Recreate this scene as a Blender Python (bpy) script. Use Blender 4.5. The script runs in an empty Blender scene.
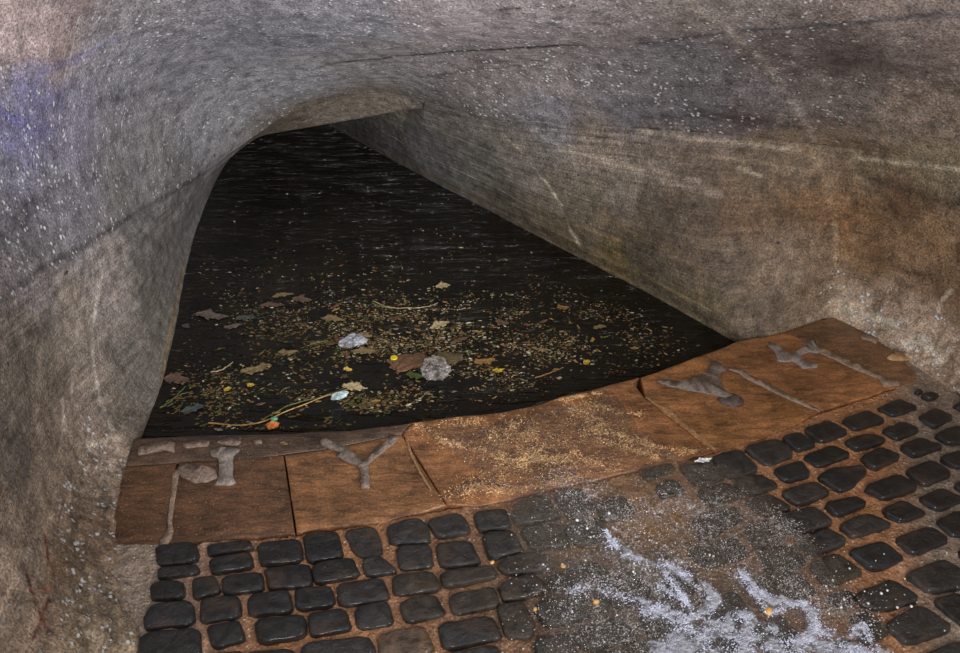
import bpy, bmesh, math, random
import numpy as np
from mathutils import Vector, Matrix
from mathutils.bvhtree import BVHTree
random.seed(7)
S = bpy.context.scene
COL = S.collection
F = 830.0; CZ = 1.6; PITCH = math.radians(35)
cp, sp = math.cos(PITCH), math.sin(PITCH)

# ------------------------------------------------------------------ helpers
def ray(px, py):
    a = (px-480)/F; b = (326.5-py)/F
    return np.array([a, cp+b*sp, -sp+b*cp])
def pd(px, py, D):                      # place measured at a given depth from the viewpoint
    return np.array([0, 0, CZ]) + D*ray(px, py)
def gp(px, py, z=0.0):                  # place on a level plane at height z
    r = ray(px, py); return np.array([0, 0, CZ]) + r*((z-CZ)/r[2])
def lin(c):
    return tuple((x/255/12.92 if x/255 <= .04045 else ((x/255+.055)/1.055)**2.4) for x in c)

def hashn(ix, iy, iz, seed):
    h = (ix*374761393 + iy*668265263 + iz*2147483647 + seed*1274126177) & 0xffffffff
    h = ((h ^ (h >> 13))*1274126177) & 0xffffffff
    h = h ^ (h >> 16)
    return (h & 0xffff)/65535.0
def vnoise(P, s, seed=0):
    Q = np.asarray(P)*s; I = np.floor(Q).astype(np.int64); f = Q-I; f = f*f*(3-2*f)
    r = 0
    for dx in (0, 1):
        for dy in (0, 1):
            for dz in (0, 1):
                w = (f[:, 0] if dx else 1-f[:, 0])*(f[:, 1] if dy else 1-f[:, 1])*(f[:, 2] if dz else 1-f[:, 2])
                r = r + w*hashn(I[:, 0]+dx, I[:, 1]+dy, I[:, 2]+dz, seed)
    return r*2-1
def fbm(P, s, oct=4, seed=0, g=.5):
    r = 0; a = 1; t = 0
    for k in range(oct):
        r = r+a*vnoise(P, s*2**k, seed+k*17); t += a; a *= g
    return r/t

def mesh_obj(name, verts, faces, mat, parent=None, smooth=True):
    me = bpy.data.meshes.new(name)
    me.from_pydata([tuple(map(float, v)) for v in verts], [], [tuple(f) for f in faces])
    me.update()
    if smooth: me.shade_smooth()
    o = bpy.data.objects.new(name, me); COL.objects.link(o)
    if mat: me.materials.append(mat)
    if parent: o.parent = parent
    return o
def tag(o, label=None, cat=None, group=None, kind=None):
    if label: o['label'] = label
    if cat: o['category'] = cat
    if group: o['group'] = group
    if kind: o['kind'] = kind
    return o
def bm_obj(name, bm, mat, parent=None, smooth=True):
    me = bpy.data.meshes.new(name); bm.normal_update(); bm.to_mesh(me); bm.free()
    if smooth: me.shade_smooth()
    o = bpy.data.objects.new(name, me); COL.objects.link(o)
    me.materials.append(mat)
    if parent: o.parent = parent
    return o
def recentre(o):                         # put the object's origin at its own base
    me = o.data; n = len(me.vertices); a = np.empty(n*3); me.vertices.foreach_get('co', a); a = a.reshape(-1, 3)
    c = np.array([a[:, 0].mean(), a[:, 1].mean(), a[:, 2].min()])
    me.vertices.foreach_set('co', (a-c).ravel()); me.update(); o.location = c
    return o

def catmull(P, n):                       # P (k,3) -> n samples through all points, evenly by index
    P = np.asarray(P, float); k = len(P)
    E = np.vstack([2*P[0]-P[1], P, 2*P[-1]-P[-2]])
    t = np.linspace(0, k-1, n); i = np.minimum(t.astype(int), k-2); u = (t-i)[:, None]
    a, b, c, d = E[i], E[i+1], E[i+2], E[i+3]
    return .5*((2*b)+(c-a)*u+(2*a-5*b+4*c-d)*u*u+(3*b-a-3*c+d)*u**3)
def arclen_resample(P, n):
    d = np.r_[0, np.cumsum(np.linalg.norm(np.diff(P, axis=0), axis=1))]
    t = np.linspace(0, d[-1], n)
    return np.stack([np.interp(t, d, P[:, k]) for k in range(3)], 1)
def grid_faces(nu, nv):                  # rows nv, columns nu, index = r*nu+c
    r, c = np.meshgrid(np.arange(nv-1), np.arange(nu-1), indexing='ij')
    a = (r*nu+c).ravel()
    return np.stack([a, a+1, a+1+nu, a+nu], 1)

# ------------------------------------------------------------------ node helper
class NT:
    def __init__(s, name):
        s.m = bpy.data.materials.new(name); s.m.use_nodes = True; s.t = s.m.node_tree; s.t.nodes.clear()
        s.out = s.n('ShaderNodeOutputMaterial'); s.co = s.n('ShaderNodeTexCoord')
    def n(s, ty, **k):
        x = s.t.nodes.new(ty)
        for a, v in k.items():
            if a in x.inputs: s.set(x.inputs[a], v)
            else: setattr(x, a, v)
        return x
    def set(s, i, v):
        if isinstance(v, bpy.types.NodeSocket): s.t.links.new(v, i)
        elif isinstance(v, (tuple, list)) and len(v) == 3 and i.type == 'RGBA': i.default_value = (*v, 1)
        else: i.default_value = v
    def noise(s, sc, det=4, rough=.55, vec=None, dist=0):
        x = s.n('ShaderNodeTexNoise', Scale=sc, Detail=det, Roughness=rough, Distortion=dist)
        s.set(x.inputs['Vector'], vec if vec is not None else s.co.outputs['Object']); return x.outputs['Fac']
    def voro(s, sc, vec=None, feat='F1'):
        x = s.n('ShaderNodeTexVoronoi', Scale=sc, feature=feat)
        s.set(x.inputs['Vector'], vec if vec is not None else s.co.outputs['Object']); return x.outputs['Distance']
    def rng(s, v, a, b, c=0., d=1.):
        x = s.n('ShaderNodeMapRange')
        s.set(x.inputs['Value'], v); x.inputs['From Min'].default_value = a; x.inputs['From Max'].default_value = b
        x.inputs['To Min'].default_value = c; x.inputs['To Max'].default_value = d
        return x.outputs['Result']
    def math(s, op, a, b=0.):
        x = s.n('ShaderNodeMath', operation=op); s.set(x.inputs[0], a); s.set(x.inputs[1], b); return x.outputs[0]
    def mix(s, f, a, b, mode='MIX'):
        x = s.n('ShaderNodeMix', data_type='RGBA', blend_type=mode)
        s.set(x.inputs['Factor'], f)
        for i, v in ((6, a), (7, b)):
            s.set(x.inputs[i], v)
        return x.outputs[2]
    def mapped(s, scale, src='Object', rot=(0, 0, 0)):
        x = s.n('ShaderNodeMapping'); s.set(x.inputs['Vector'], s.co.outputs[src] if isinstance(src, str) else src)
        x.inputs['Scale'].default_value = scale; x.inputs['Rotation'].default_value = rot
        return x.outputs['Vector']
    def attr(s, name):
        return s.n('ShaderNodeAttribute', attribute_name=name)
    def bump(s, h, strength=.5, dist=.01, normal=None):
        x = s.n('ShaderNodeBump', Strength=strength, Distance=dist); s.set(x.inputs['Height'], h)
        if normal is not None: s.set(x.inputs['Normal'], normal)
        return x.outputs['Normal']
    def bsdf(s, **k):
        x = s.n('ShaderNodeBsdfPrincipled')
        for a, v in k.items(): s.set(x.inputs[a.replace('_', ' ')], v)
        s.t.links.new(x.outputs[0], s.out.inputs[0]); return x

K = 1.0    # albedo calibration
def alb(c, k=1.0):
    return tuple(min(.9, x*ALB*k) for x in lin(c))
ALB = 1.9

# ------------------------------------------------------------------ materials
def mat_plaster():
    N = NT('rough_plaster'); A = N.attr('Col')
    st = N.attr('streak').outputs['Fac']
    uv = N.mapped((3.0, 60.0, 1), N.n('ShaderNodeUVMap', uv_map='UVMap').outputs[0])
    sn = N.noise(1.0, 5, .65, uv, .6)
    uv2 = N.mapped((9.0, 220.0, 1), N.n('ShaderNodeUVMap', uv_map='UVMap').outputs[0])
    sn2 = N.noise(1.0, 3, .6, uv2, .3)
    s_ = N.math('MULTIPLY', N.rng(sn, .3, .7, .55, 1.5), N.rng(sn2, .3, .7, .75, 1.25))
    s_ = N.math('ADD', N.math('MULTIPLY', s_, st), N.math('SUBTRACT', 1.0, st))
    fine = N.noise(170, 3, .7)
    mid = N.noise(22, 5, .65)
    f = N.math('MULTIPLY', N.rng(fine, .32, .68, .35, 1.65), N.rng(mid, .3, .7, .5, 1.5))
    f = N.math('MULTIPLY', f, s_)
    base = N.mix(1.0, A.outputs['Color'], f, 'MULTIPLY')
    hue = N.noise(55, 4, .7)                                   # mineral tint in the render coat
    base = N.mix(N.rng(hue, .5, .75, 0, .35), base, N.mix(1.0, base, (1.25, .95, .75), 'MULTIPLY'))
    base = N.mix(N.rng(N.noise(41, 4, .7), .55, .75, 0, .45), base, N.mix(1.0, base, (.55, .55, .58), 'MULTIPLY'))
    g = N.attr('grit').outputs['Fac']
    v = N.voro(64)
    sel = N.rng(N.noise(30, 3, .75), .515, .57)
    spk = N.math('MULTIPLY', N.math('MULTIPLY', N.rng(v, .42, .27), sel), g)
    base = N.mix(spk, base, alb((240, 232, 224)))
    pit = N.rng(N.noise(33, 2, .5), .27, .24, 0, .8)
    base = N.mix(pit, base, (.03, .025, .02))
    h = N.math('ADD', N.math('MULTIPLY', fine, .9), N.math('MULTIPLY', mid, .7))
    h = N.math('ADD', h, N.math('MULTIPLY', spk, .9))
    h = N.math('ADD', h, N.math('MULTIPLY', N.math('MULTIPLY', sn, st), .8))
    N.bsdf(Base_Color=base, Roughness=N.rng(fine, .3, .7, .42, .8), Specular_IOR_Level=.45, Normal=N.bump(h, .8, .0065))
    return N.m
def mat_slab():
    N = NT('wet_ochre_stone'); A = N.attr('Col')
    sv = N.mapped((14, 55, 14)); n1 = N.noise(1.0, 6, .7, sv, .5); n2 = N.noise(9, 4, .6); n3 = N.noise(160, 3, .7)
    f = N.math('MULTIPLY', N.rng(n1, .3, .7, .42, 1.58), N.rng(n2, .3, .7, .55, 1.45))
    f = N.math('MULTIPLY', f, N.rng(n3, .3, .7, .55, 1.45))
    base = N.mix(1.0, A.outputs['Color'], f, 'MULTIPLY')
    base = N.mix(N.rng(N.noise(26, 5, .7), .52, .7, 0, .5), base, N.mix(1.0, base, (.5, .6, .62), 'MULTIPLY'))
    base = N.mix(N.rng(N.noise(230, 2, .6), .66, .72, 0, .6), base, alb((210, 160, 115)))
    h = N.math('ADD', n1, N.math('MULTIPLY', n3, .4))
    N.bsdf(Base_Color=base, Roughness=N.rng(n1, .3, .7, .3, .55), Specular_IOR_Level=.5, Coat_Weight=.25, Coat_Roughness=.15, Normal=N.bump(h, .6, .006))
    return N.m
def mat_cobble(name, c, coat=.45, rough=.38):
    N = NT(name)
    n1 = N.noise(38, 6, .7, None, .4); n3 = N.noise(260, 3, .7); n2 = N.noise(14, 2)
    f = N.math('MULTIPLY', N.rng(n1, .3, .7, .2, 2.1), N.rng(n3, .3, .7, .6, 1.4))
    base = N.mix(1.0, alb(c), f, 'MULTIPLY')
    base = N.mix(N.rng(n2, .55, .7, 0, .35), base, alb((70, 50, 34)))
    h = N.math('ADD', n1, N.math('MULTIPLY', n3, .3))
    N.bsdf(Base_Color=base, Roughness=rough, Specular_IOR_Level=.5, Coat_Weight=coat, Coat_Roughness=.14, Normal=N.bump(h, .9, .012))
    return N.m
def mat_mortar():
    N = NT('sandy_mortar'); A = N.attr('Col')
    n1 = N.noise(60, 5, .7); n3 = N.noise(240, 3, .7); v = N.voro(95)
    f = N.math('MULTIPLY', N.rng(n1, .3, .7, .5, 1.5), N.rng(n3, .3, .7, .6, 1.4))
    base = N.mix(1.0, A.outputs['Color'], f, 'MULTIPLY')
    base = N.mix(N.math('MULTIPLY', N.rng(v, .28, .15), N.rng(N.noise(50), .53, .6)), base, alb((225, 190, 160)))
    h = N.math('ADD', n1, N.math('MULTIPLY', N.rng(v, .5, .0), .5))
    N.bsdf(Base_Color=base, Roughness=.4, Coat_Weight=.3, Coat_Roughness=.15, Normal=N.bump(h, .8, .008))
    return N.m
def mat_simple(name, c, rough=.5, coat=0., var=.3, sc=80, spec=.5, bump=.003, metal=0.):
    N = NT(name)
    n = N.noise(sc, 4, .65)
    base = N.mix(1.0, alb(c), N.rng(n, .3, .7, 1-var, 1+var), 'MULTIPLY')
    N.bsdf(Base_Color=base, Roughness=rough, Coat_Weight=coat, Coat_Roughness=.1, Metallic=metal, Specular_IOR_Level=spec, Normal=N.bump(n, .6, bump))
    return N.m
def mat_water():
    N = NT('dark_still_water')
    a = N.noise(1.0, 3, .6, N.mapped((5, 34, 1), rot=(0, 0, -.10)), 1.2)
    b = N.noise(1.0, 2, .5, N.mapped((60, 90, 1)))
    a = N.rng(a, .52, .72)
    h = N.math('ADD', a, N.math('MULTIPLY', b, .12))
    base = N.mix(N.rng(N.noise(5, 4, .6), .4, .7), alb((15, 14, 11)), alb((25, 21, 15)))
    N.bsdf(Base_Color=base, Roughness=.08, IOR=1.33, Specular_IOR_Level=.7, Normal=N.bump(h, 1.0, .035))
    return N.m
def mat_film():
    N = NT('running_water_film')
    n = N.noise(150, 3, .6, None, .5); v = N.noise(55, 3, .6, None, .8)
    nm = N.bump(N.math('ADD', n, v), 1.0, .012)
    fr = N.n('ShaderNodeFresnel', IOR=1.33); N.set(fr.inputs['Normal'], nm)
    gl = N.n('ShaderNodeBsdfGlossy', Roughness=.13); N.set(gl.inputs['Normal'], nm)
    tr = N.n('ShaderNodeBsdfTransparent'); tr.inputs['Color'].default_value = (.93, .92, .9, 1)
    geo = N.n('ShaderNodeNewGeometry'); mx = N.n('ShaderNodeMixShader'); N.set(mx.inputs[0], N.math('MULTIPLY', N.math('MULTIPLY', fr.outputs[0], 3.0), N.math('SUBTRACT', 1.0, geo.outputs['Backfacing'])))
    N.t.links.new(tr.outputs[0], mx.inputs[1]); N.t.links.new(gl.outputs[0], mx.inputs[2])
    N.t.links.new(mx.outputs[0], N.out.inputs[0])
    return N.m
def mat_foam():
    N = NT('white_water_foam')
    a = N.attr('foam').outputs['Fac']
    v = N.voro(210); v2 = N.voro(90); n = N.noise(70, 4, .7)
    al = N.math('ADD', N.math('MULTIPLY', a, 1.25), N.math('SUBTRACT', N.math('MULTIPLY', n, .9), .55))
    al = N.rng(al, .25, .85, 0, .95)
    al = N.math('MULTIPLY', al, N.rng(v, .0, .45, 1.0, .6))
    h = N.math('ADD', N.rng(v, 0, .6, 1, 0), N.rng(v2, 0, .6, 1, 0))
    base = N.mix(n, alb((165, 165, 190)), alb((205, 208, 228)))
    N.bsdf(Base_Color=base, Roughness=.25, Alpha=al, Specular_IOR_Level=.6, Normal=N.bump(h, .8, .006))
    return N.m
def mat_plastic(name, c, alpha=.85):
    N = NT(name); n = N.noise(60, 4, .7)
    N.bsdf(Base_Color=N.mix(1.0, alb(c), N.rng(n, .3, .7, .7, 1.3), 'MULTIPLY'), Roughness=.16, Alpha=N.rng(N.noise(45, 4, .7), .38, .62, alpha*.25, alpha*1.1), Specular_IOR_Level=.8, Normal=N.bump(n, .7, .01))
    return N.m
M_PL = mat_plaster(); M_SL = mat_slab(); M_MO = mat_mortar(); M_WA = mat_water(); M_FI = mat_film(); M_FO = mat_foam()
M_COB = [mat_cobble('black_basalt', (20, 18, 17)), mat_cobble('grey_basalt', (34, 31, 28)), mat_cobble('brown_basalt', (42, 35, 28)),
         mat_cobble('blue_black_basalt', (22, 22, 23))]
M_TAN = mat_cobble('tan_worn_basalt', (72, 56, 42))
M_WETC = mat_cobble('washed_basalt', (44, 39, 31), .9, .25)

# ------------------------------------------------------------------ the shell: ridge line shared by the walls and the vault
V3 = lambda *a: np.array(a, float)
ridge_cols = [V3(-1.03, .2, .95), V3(-1.05, .95, .76), pd(0, 310, 1.82), pd(100, 240, 2.4), pd(152, 205, 2.9), pd(200, 175, 3.3),
              pd(235, 150, 3.48), pd(257, 135, 3.52), pd(290, 113, 3.52), pd(330, 98, 3.5), pd(360, 92.5, 3.47), pd(395, 93, 3.45),
              pd(440, 105, 3.35), pd(480, 117, 3.2), pd(560, 122, 2.95), pd(640, 128, 2.75), pd(735, 135, 2.66), pd(832, 146, 2.6),
              pd(900, 155, 2.42), pd(960, 165, 2.29), V3(1.5, 1.83, .72), V3(1.6, 1.0, .85), V3(1.65, .2, 1.0)]
r1 = [V3(-1.05, .2, 1.2), V3(-1.07, 1.0, 1.02), pd(-60, 190, 1.74), pd(60, 150, 2.2), pd(120, 120, 2.6), pd(170, 105, 2.92),
      pd(205, 90, 3.02), pd(235, 80, 3.05), pd(275, 70, 3.03), pd(320, 62, 2.98), pd(360, 60, 2.95), pd(400, 58, 2.9),
      pd(445, 58, 2.83), pd(490, 60, 2.75), pd(565, 60, 2.6), pd(645, 62, 2.45), pd(735, 66, 2.37), pd(830, 75, 2.3),
      pd(900, 80, 2.2), pd(960, 90, 2.1), V3(1.4, 1.78, .95), V3(1.5, 1.0, 1.1), V3(1.55, .2, 1.25)]
r2 = [V3(-.97, .2, 1.5), V3(-.98, 1.05, 1.36), pd(-150, 40, 1.6), pd(30, 20, 1.95), pd(95, 12, 2.18), pd(150, 8, 2.33),
      pd(188, 4, 2.38), pd(225, 0, 2.4), pd(268, 0, 2.4), pd(310, 0, 2.38), pd(355, 0, 2.35), pd(400, 0, 2.3),
      pd(447, 0, 2.25), pd(495, 0, 2.2), pd(570, 0, 2.13), pd(645, 0, 2.08), pd(732, 0, 2.02), pd(820, 0, 1.95),
      pd(890, 0, 1.9), pd(950, 0, 1.84), V3(1.15, 1.7, 1.25), V3(1.3, 1.0, 1.4), V3(1.35, .2, 1.55)]
r3 = [V3(-.75, .2, 1.85), V3(-.74, 1.1, 1.72), pd(-200, -130, 1.45), pd(0, -150, 1.6), pd(70, -160, 1.7), pd(130, -170, 1.78),
      pd(170, -175, 1.8), pd(210, -180, 1.8), pd(255, -180, 1.79), pd(300, -180, 1.78), pd(350, -180, 1.75), pd(400, -180, 1.72),
      pd(450, -180, 1.70), pd(500, -180, 1.68), pd(575, -180, 1.65), pd(650, -180, 1.62), pd(730, -180, 1.6), pd(810, -180, 1.58),
      pd(875, -178, 1.55), pd(940, -175, 1.52), V3(.85, 1.6, 1.6), V3(1.0, 1.0, 1.75), V3(1.05, .2, 1.9)]
NR = 900
def dense_line(P, w=17):
    P = np.asarray(P, float); n = (len(P)-1)*60+1; t = np.linspace(0, len(P)-1, n)
    L = np.stack([np.interp(t, np.arange(len(P)), P[:, k]) for k in range(3)], 1)
    for _ in range(2):                   # ease the corners, ends stay put
        pad = np.vstack([2*L[0]-L[w:0:-1], L, 2*L[-1]-L[-2:-w-2:-1]]); ker = np.ones(2*w+1)/(2*w+1)
        L = np.stack([np.convolve(pad[:, k], ker, 'valid') for k in range(3)], 1)
    return L
RL = [dense_line(P) for P in (ridge_cols, r1, r2, r3)]
# common column spacing: follow the ridge's own length, with a blend towards the upper rows
d = np.r_[0, np.cumsum(np.linalg.norm(np.diff(RL[0], axis=0), axis=1)*.5+np.linalg.norm(np.diff(RL[2], axis=0), axis=1)*.5)]
tt = np.interp(np.linspace(0, d[-1], NR), d, np.arange(len(d)))
def at_idx(P, t):
    i = np.minimum(t.astype(int), len(P)-2); u = (t-i)[:, None]; return P[i]*(1-u)+P[i+1]*u
R4 = [at_idx(P, tt) for P in RL]

def add_attrs(o, G, grit, streak, cols):
    me = o.data; n = len(me.vertices)
    for nm, a in (('grit', grit), ('streak', streak)):
        A = me.attributes.new(nm, 'FLOAT', 'POINT'); A.data.foreach_set('value', np.broadcast_to(a, (n,)).astype(np.float32))
    C = me.attributes.new('Col', 'FLOAT_COLOR', 'POINT')
    C.data.foreach_set('color', np.c_[cols, np.ones(n)].astype(np.float32).ravel())
def add_uv(o, UV):
    me = o.data; l = np.empty(len(me.loops), dtype=np.int32); me.loops.foreach_get('vertex_index', l)
    u = me.uv_layers.new(name='UVMap'); u.data.foreach_set('uv', UV[l].astype(np.float32).ravel())

def grid_normals(G, nu, nv):
    A = G.reshape(nv, nu, 3); du = np.gradient(A, axis=1); dv = np.gradient(A, axis=0)
    n = np.cross(du, dv); n /= np.linalg.norm(n, axis=2, keepdims=True)+1e-9
    for _ in range(3):
        q = n.copy(); q[1:-1, 1:-1] = (n[:-2, 1:-1]+n[2:, 1:-1]+n[1:-1, :-2]+n[1:-1, 2:]+n[1:-1, 1:-1])/5
        n = q/(np.linalg.norm(q, axis=2, keepdims=True)+1e-9)
    return n.reshape(-1, 3)

# vault
NV = 330
def loft(rows, nv):
    nu = len(rows[0]); k = len(rows); A = np.stack(rows)            # k,nu,3
    E = np.concatenate([2*A[:1]-A[1:2], A, 2*A[-1:]-A[-2:-1]])
    t = np.linspace(0, k-1, nv); i = np.minimum(t.astype(int), k-2); u = (t-i)[:, None, None]
    a, b, c, dd = E[i], E[i+1], E[i+2], E[i+3]
    return (.5*((2*b)+(c-a)*u+(2*a-5*b+4*c-dd)*u*u+(3*b-a-3*c+dd)*u**3)).reshape(-1, 3)
GU = loft(R4, NV)
# lower walls: foot line
foot_cols = [V3(-.72, .2, -.02), V3(-.74, .85, -.02), gp(143, 640), gp(128, 590), gp(114, 548), gp(116, 508), gp(122, 470), gp(132, 438, -.02),
             gp(163, 382, -.04), gp(180, 300, -.04), gp(190, 250, -.04), gp(202, 212, -.04), V3(-1.22, 3.6, -.04), V3(-1.22, 4.1, -.04), V3(-1.25, 4.9, -.04)]
top_cols = [V3(-1.03, .2, .95), V3(-1.05, .95, .76), pd(-120, 398, 1.42), pd(-60, 353, 1.6), pd(-15, 320, 1.76), pd(28, 290, 1.94), pd(62, 267, 2.12), pd(95, 243, 2.36),
            pd(125, 222, 2.62), pd(152, 205, 2.9), pd(178, 190, 3.12), pd(200, 175, 3.3), pd(235, 150, 3.48), pd(257, 135, 3.52), V3(-1.0, 4.9, .3)]
# snap the top line on the ridge so wall and vault share one edge
def snap(P, line):
    return np.stack([line[np.argmin(np.sum((line-p)**2, 1))] for p in P])
def wall(foots, tops, fl, nu, nv, snap_to=None, mids=None, bulge=.0):
    A = dense_line(foots); B = dense_line(tops); fl = np.interp(np.linspace(0, len(foots)-1, len(A)), np.arange(len(foots)), fl)
    L = np.linalg.norm(np.diff(A, axis=0), axis=1)+np.linalg.norm(np.diff(B, axis=0), axis=1)
    dd = np.r_[0, np.cumsum(L)]; t = np.interp(np.linspace(0, dd[-1], nu), dd, np.arange(len(dd)))
    A = at_idx(A, t); B = at_idx(B, t); f = np.interp(t, np.arange(len(fl)), fl)
    if snap_to is not None:
        D = ((B[:, None, :]-snap_to[None, ::1, :])**2).sum(2); j = D.argmin(1); q = np.sqrt(D[np.arange(len(B)), j]); wgt = np.clip((.07-q)/.03, 0, 1)[:, None]
        wgt = np.minimum(wgt, 1); B = B*(1-wgt)+snap_to[j]*wgt
    H = B-A; out = H.copy(); out[:, 2] = 0
    tan = np.gradient(A, axis=0); tan[:, 2] = 0; tan /= np.linalg.norm(tan, axis=1, keepdims=True)+1e-9
    nrm = np.stack([-tan[:, 1], tan[:, 0], np.zeros(len(A))], 1)
    M1 = A+H*.14+nrm*(f[:, None]*.62); M2 = A+H*.42+nrm*(f[:, None]*.75+bulge)
    skirt = A-nrm*.0+V3(0, 0, -.12)
    G = loft([A, M1, M2, B], nv)
    G = np.vstack([skirt, A, G[nu:]]) if False else np.vstack([skirt, G])
    return G, nu, nv+1, t

GL, nul, nvl, _ = wall(foot_cols, top_cols, [.12, .12, .12, .11, .10, .10, .09, .05, .02, .02, .02, .02, 0, 0, 0], 700, 170, R4[0])
foot_r = [V3(-1.5, 4.75, -.04), gp(300, 110, -.04), gp(342, 132, -.04), gp(450, 191, -.04), gp(540, 237, -.04), gp(649, 293, -.04), gp(715, 331, -.04),
          gp(742, 341, -.02), gp(775, 334), gp(812, 323), gp(836, 317), gp(858, 328), gp(890, 348), gp(925, 372), gp(962, 396), V3(1.53, 1.55, 0), V3(1.6, .9, 0), V3(1.66, .2, 0)]
top_r = [V3(-1.3, 4.6, .5), V3(-.74, 3.99, .52), V3(-.34, 3.52, .45), pd(445, 106.5, 3.34), pd(480, 117, 3.2), pd(560, 122, 2.95), pd(640, 128, 2.75),
         pd(690, 131, 2.7), pd(735, 135, 2.66), pd(790, 141, 2.63), pd(832, 146, 2.6), pd(862, 149, 2.52), pd(895, 154, 2.43), pd(928, 160, 2.36), pd(960, 165, 2.29), V3(1.53, 1.6, .75), V3(1.6, 1.0, .85), V3(1.65, .2, 1.0)]
GR, nur, nvr, _ = wall(foot_r, top_r, [0, .0, .0, .01, .01, .015, .02, .02, .03, .03, .05, .09, .10, .11, .11, .11, .1, .1], 900, 190, R4[0])
# soffit of the low arch and the culvert roof behind it
front = dense_line([pd(200, 175, 3.3), pd(235, 150, 3.48), pd(257, 135, 3.52), pd(290, 113, 3.52), pd(330, 98, 3.5), pd(360, 92.5, 3.47), pd(395, 93, 3.45), pd(425, 100.5, 3.38), pd(445, 106.5, 3.34)])
D = ((front[:, None, :]-R4[0][None])**2).sum(2); j = D.argmin(1); front = R4[0][j]
inner = dense_line([pd(203, 180, 3.36), pd(232, 156, 3.56), pd(258, 136, 3.68), pd(290, 130.5, 3.76), pd(325, 124.5, 3.78), pd(355, 119.5, 3.74), pd(385, 113.5, 3.64), pd(412, 108.5, 3.5), pd(446, 107.5, 3.36)])
back = inner+V3(-.05, .25, .16); back2 = inner+V3(-.2, 1.6, .2)
NS = 300
fr = arclen_resample(front, NS); t_ = np.linspace(0, len(inner)-1, NS)
d1 = np.r_[0, np.cumsum(np.linalg.norm(np.diff(front, axis=0), axis=1))]; ti = np.interp(np.linspace(0, d1[-1], NS), d1, np.arange(len(d1)))
rows = [at_idx(front, ti)]
inn = at_idx(inner, ti); mid = (rows[0]+inn)/2+V3(0, .0, .012)
for k in range(1, 30):
    u = k/29; rows.append((1-u)**2*rows[0]+2*u*(1-u)*mid+u*u*inn)
rows += [inn+V3(-.005, .02, .003), inn+V3(-.02, .1, .05), at_idx(back, ti), at_idx(back2, ti)]
GS = np.vstack(rows); nus, nvs = NS, len(rows)

# ---- stains and painted shading: places found on the bare shell
def make_bvh(gs):
    vs = []; fs = []; o = 0
    for G, nu, nv in gs:
        vs += [Vector(p) for p in G]; fs += [tuple(int(x)+o for x in f) for f in grid_faces(nu, nv)]; o += len(G)
    return BVHTree.FromPolygons(vs, fs)
def thin(G, nu, nv, s=6):
    A = G.reshape(nv, nu, 3); ri = np.unique(np.r_[np.arange(0, nv, s), nv-1]); ci = np.unique(np.r_[np.arange(0, nu, s), nu-1])
    B = A[ri][:, ci]; return B.reshape(-1, 3), len(ci), len(ri)
BV = make_bvh([thin(GU, NR, NV), thin(GL, nul, nvl), thin(GR, nur, nvr), thin(GS, nus, nvs, 3)])
def hit(px, py):
    r = ray(px, py); h = BV.ray_cast(Vector((0, 0, CZ)), Vector(r).normalized())
    return np.array(h[0]) if h[0] is not None else None
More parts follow.
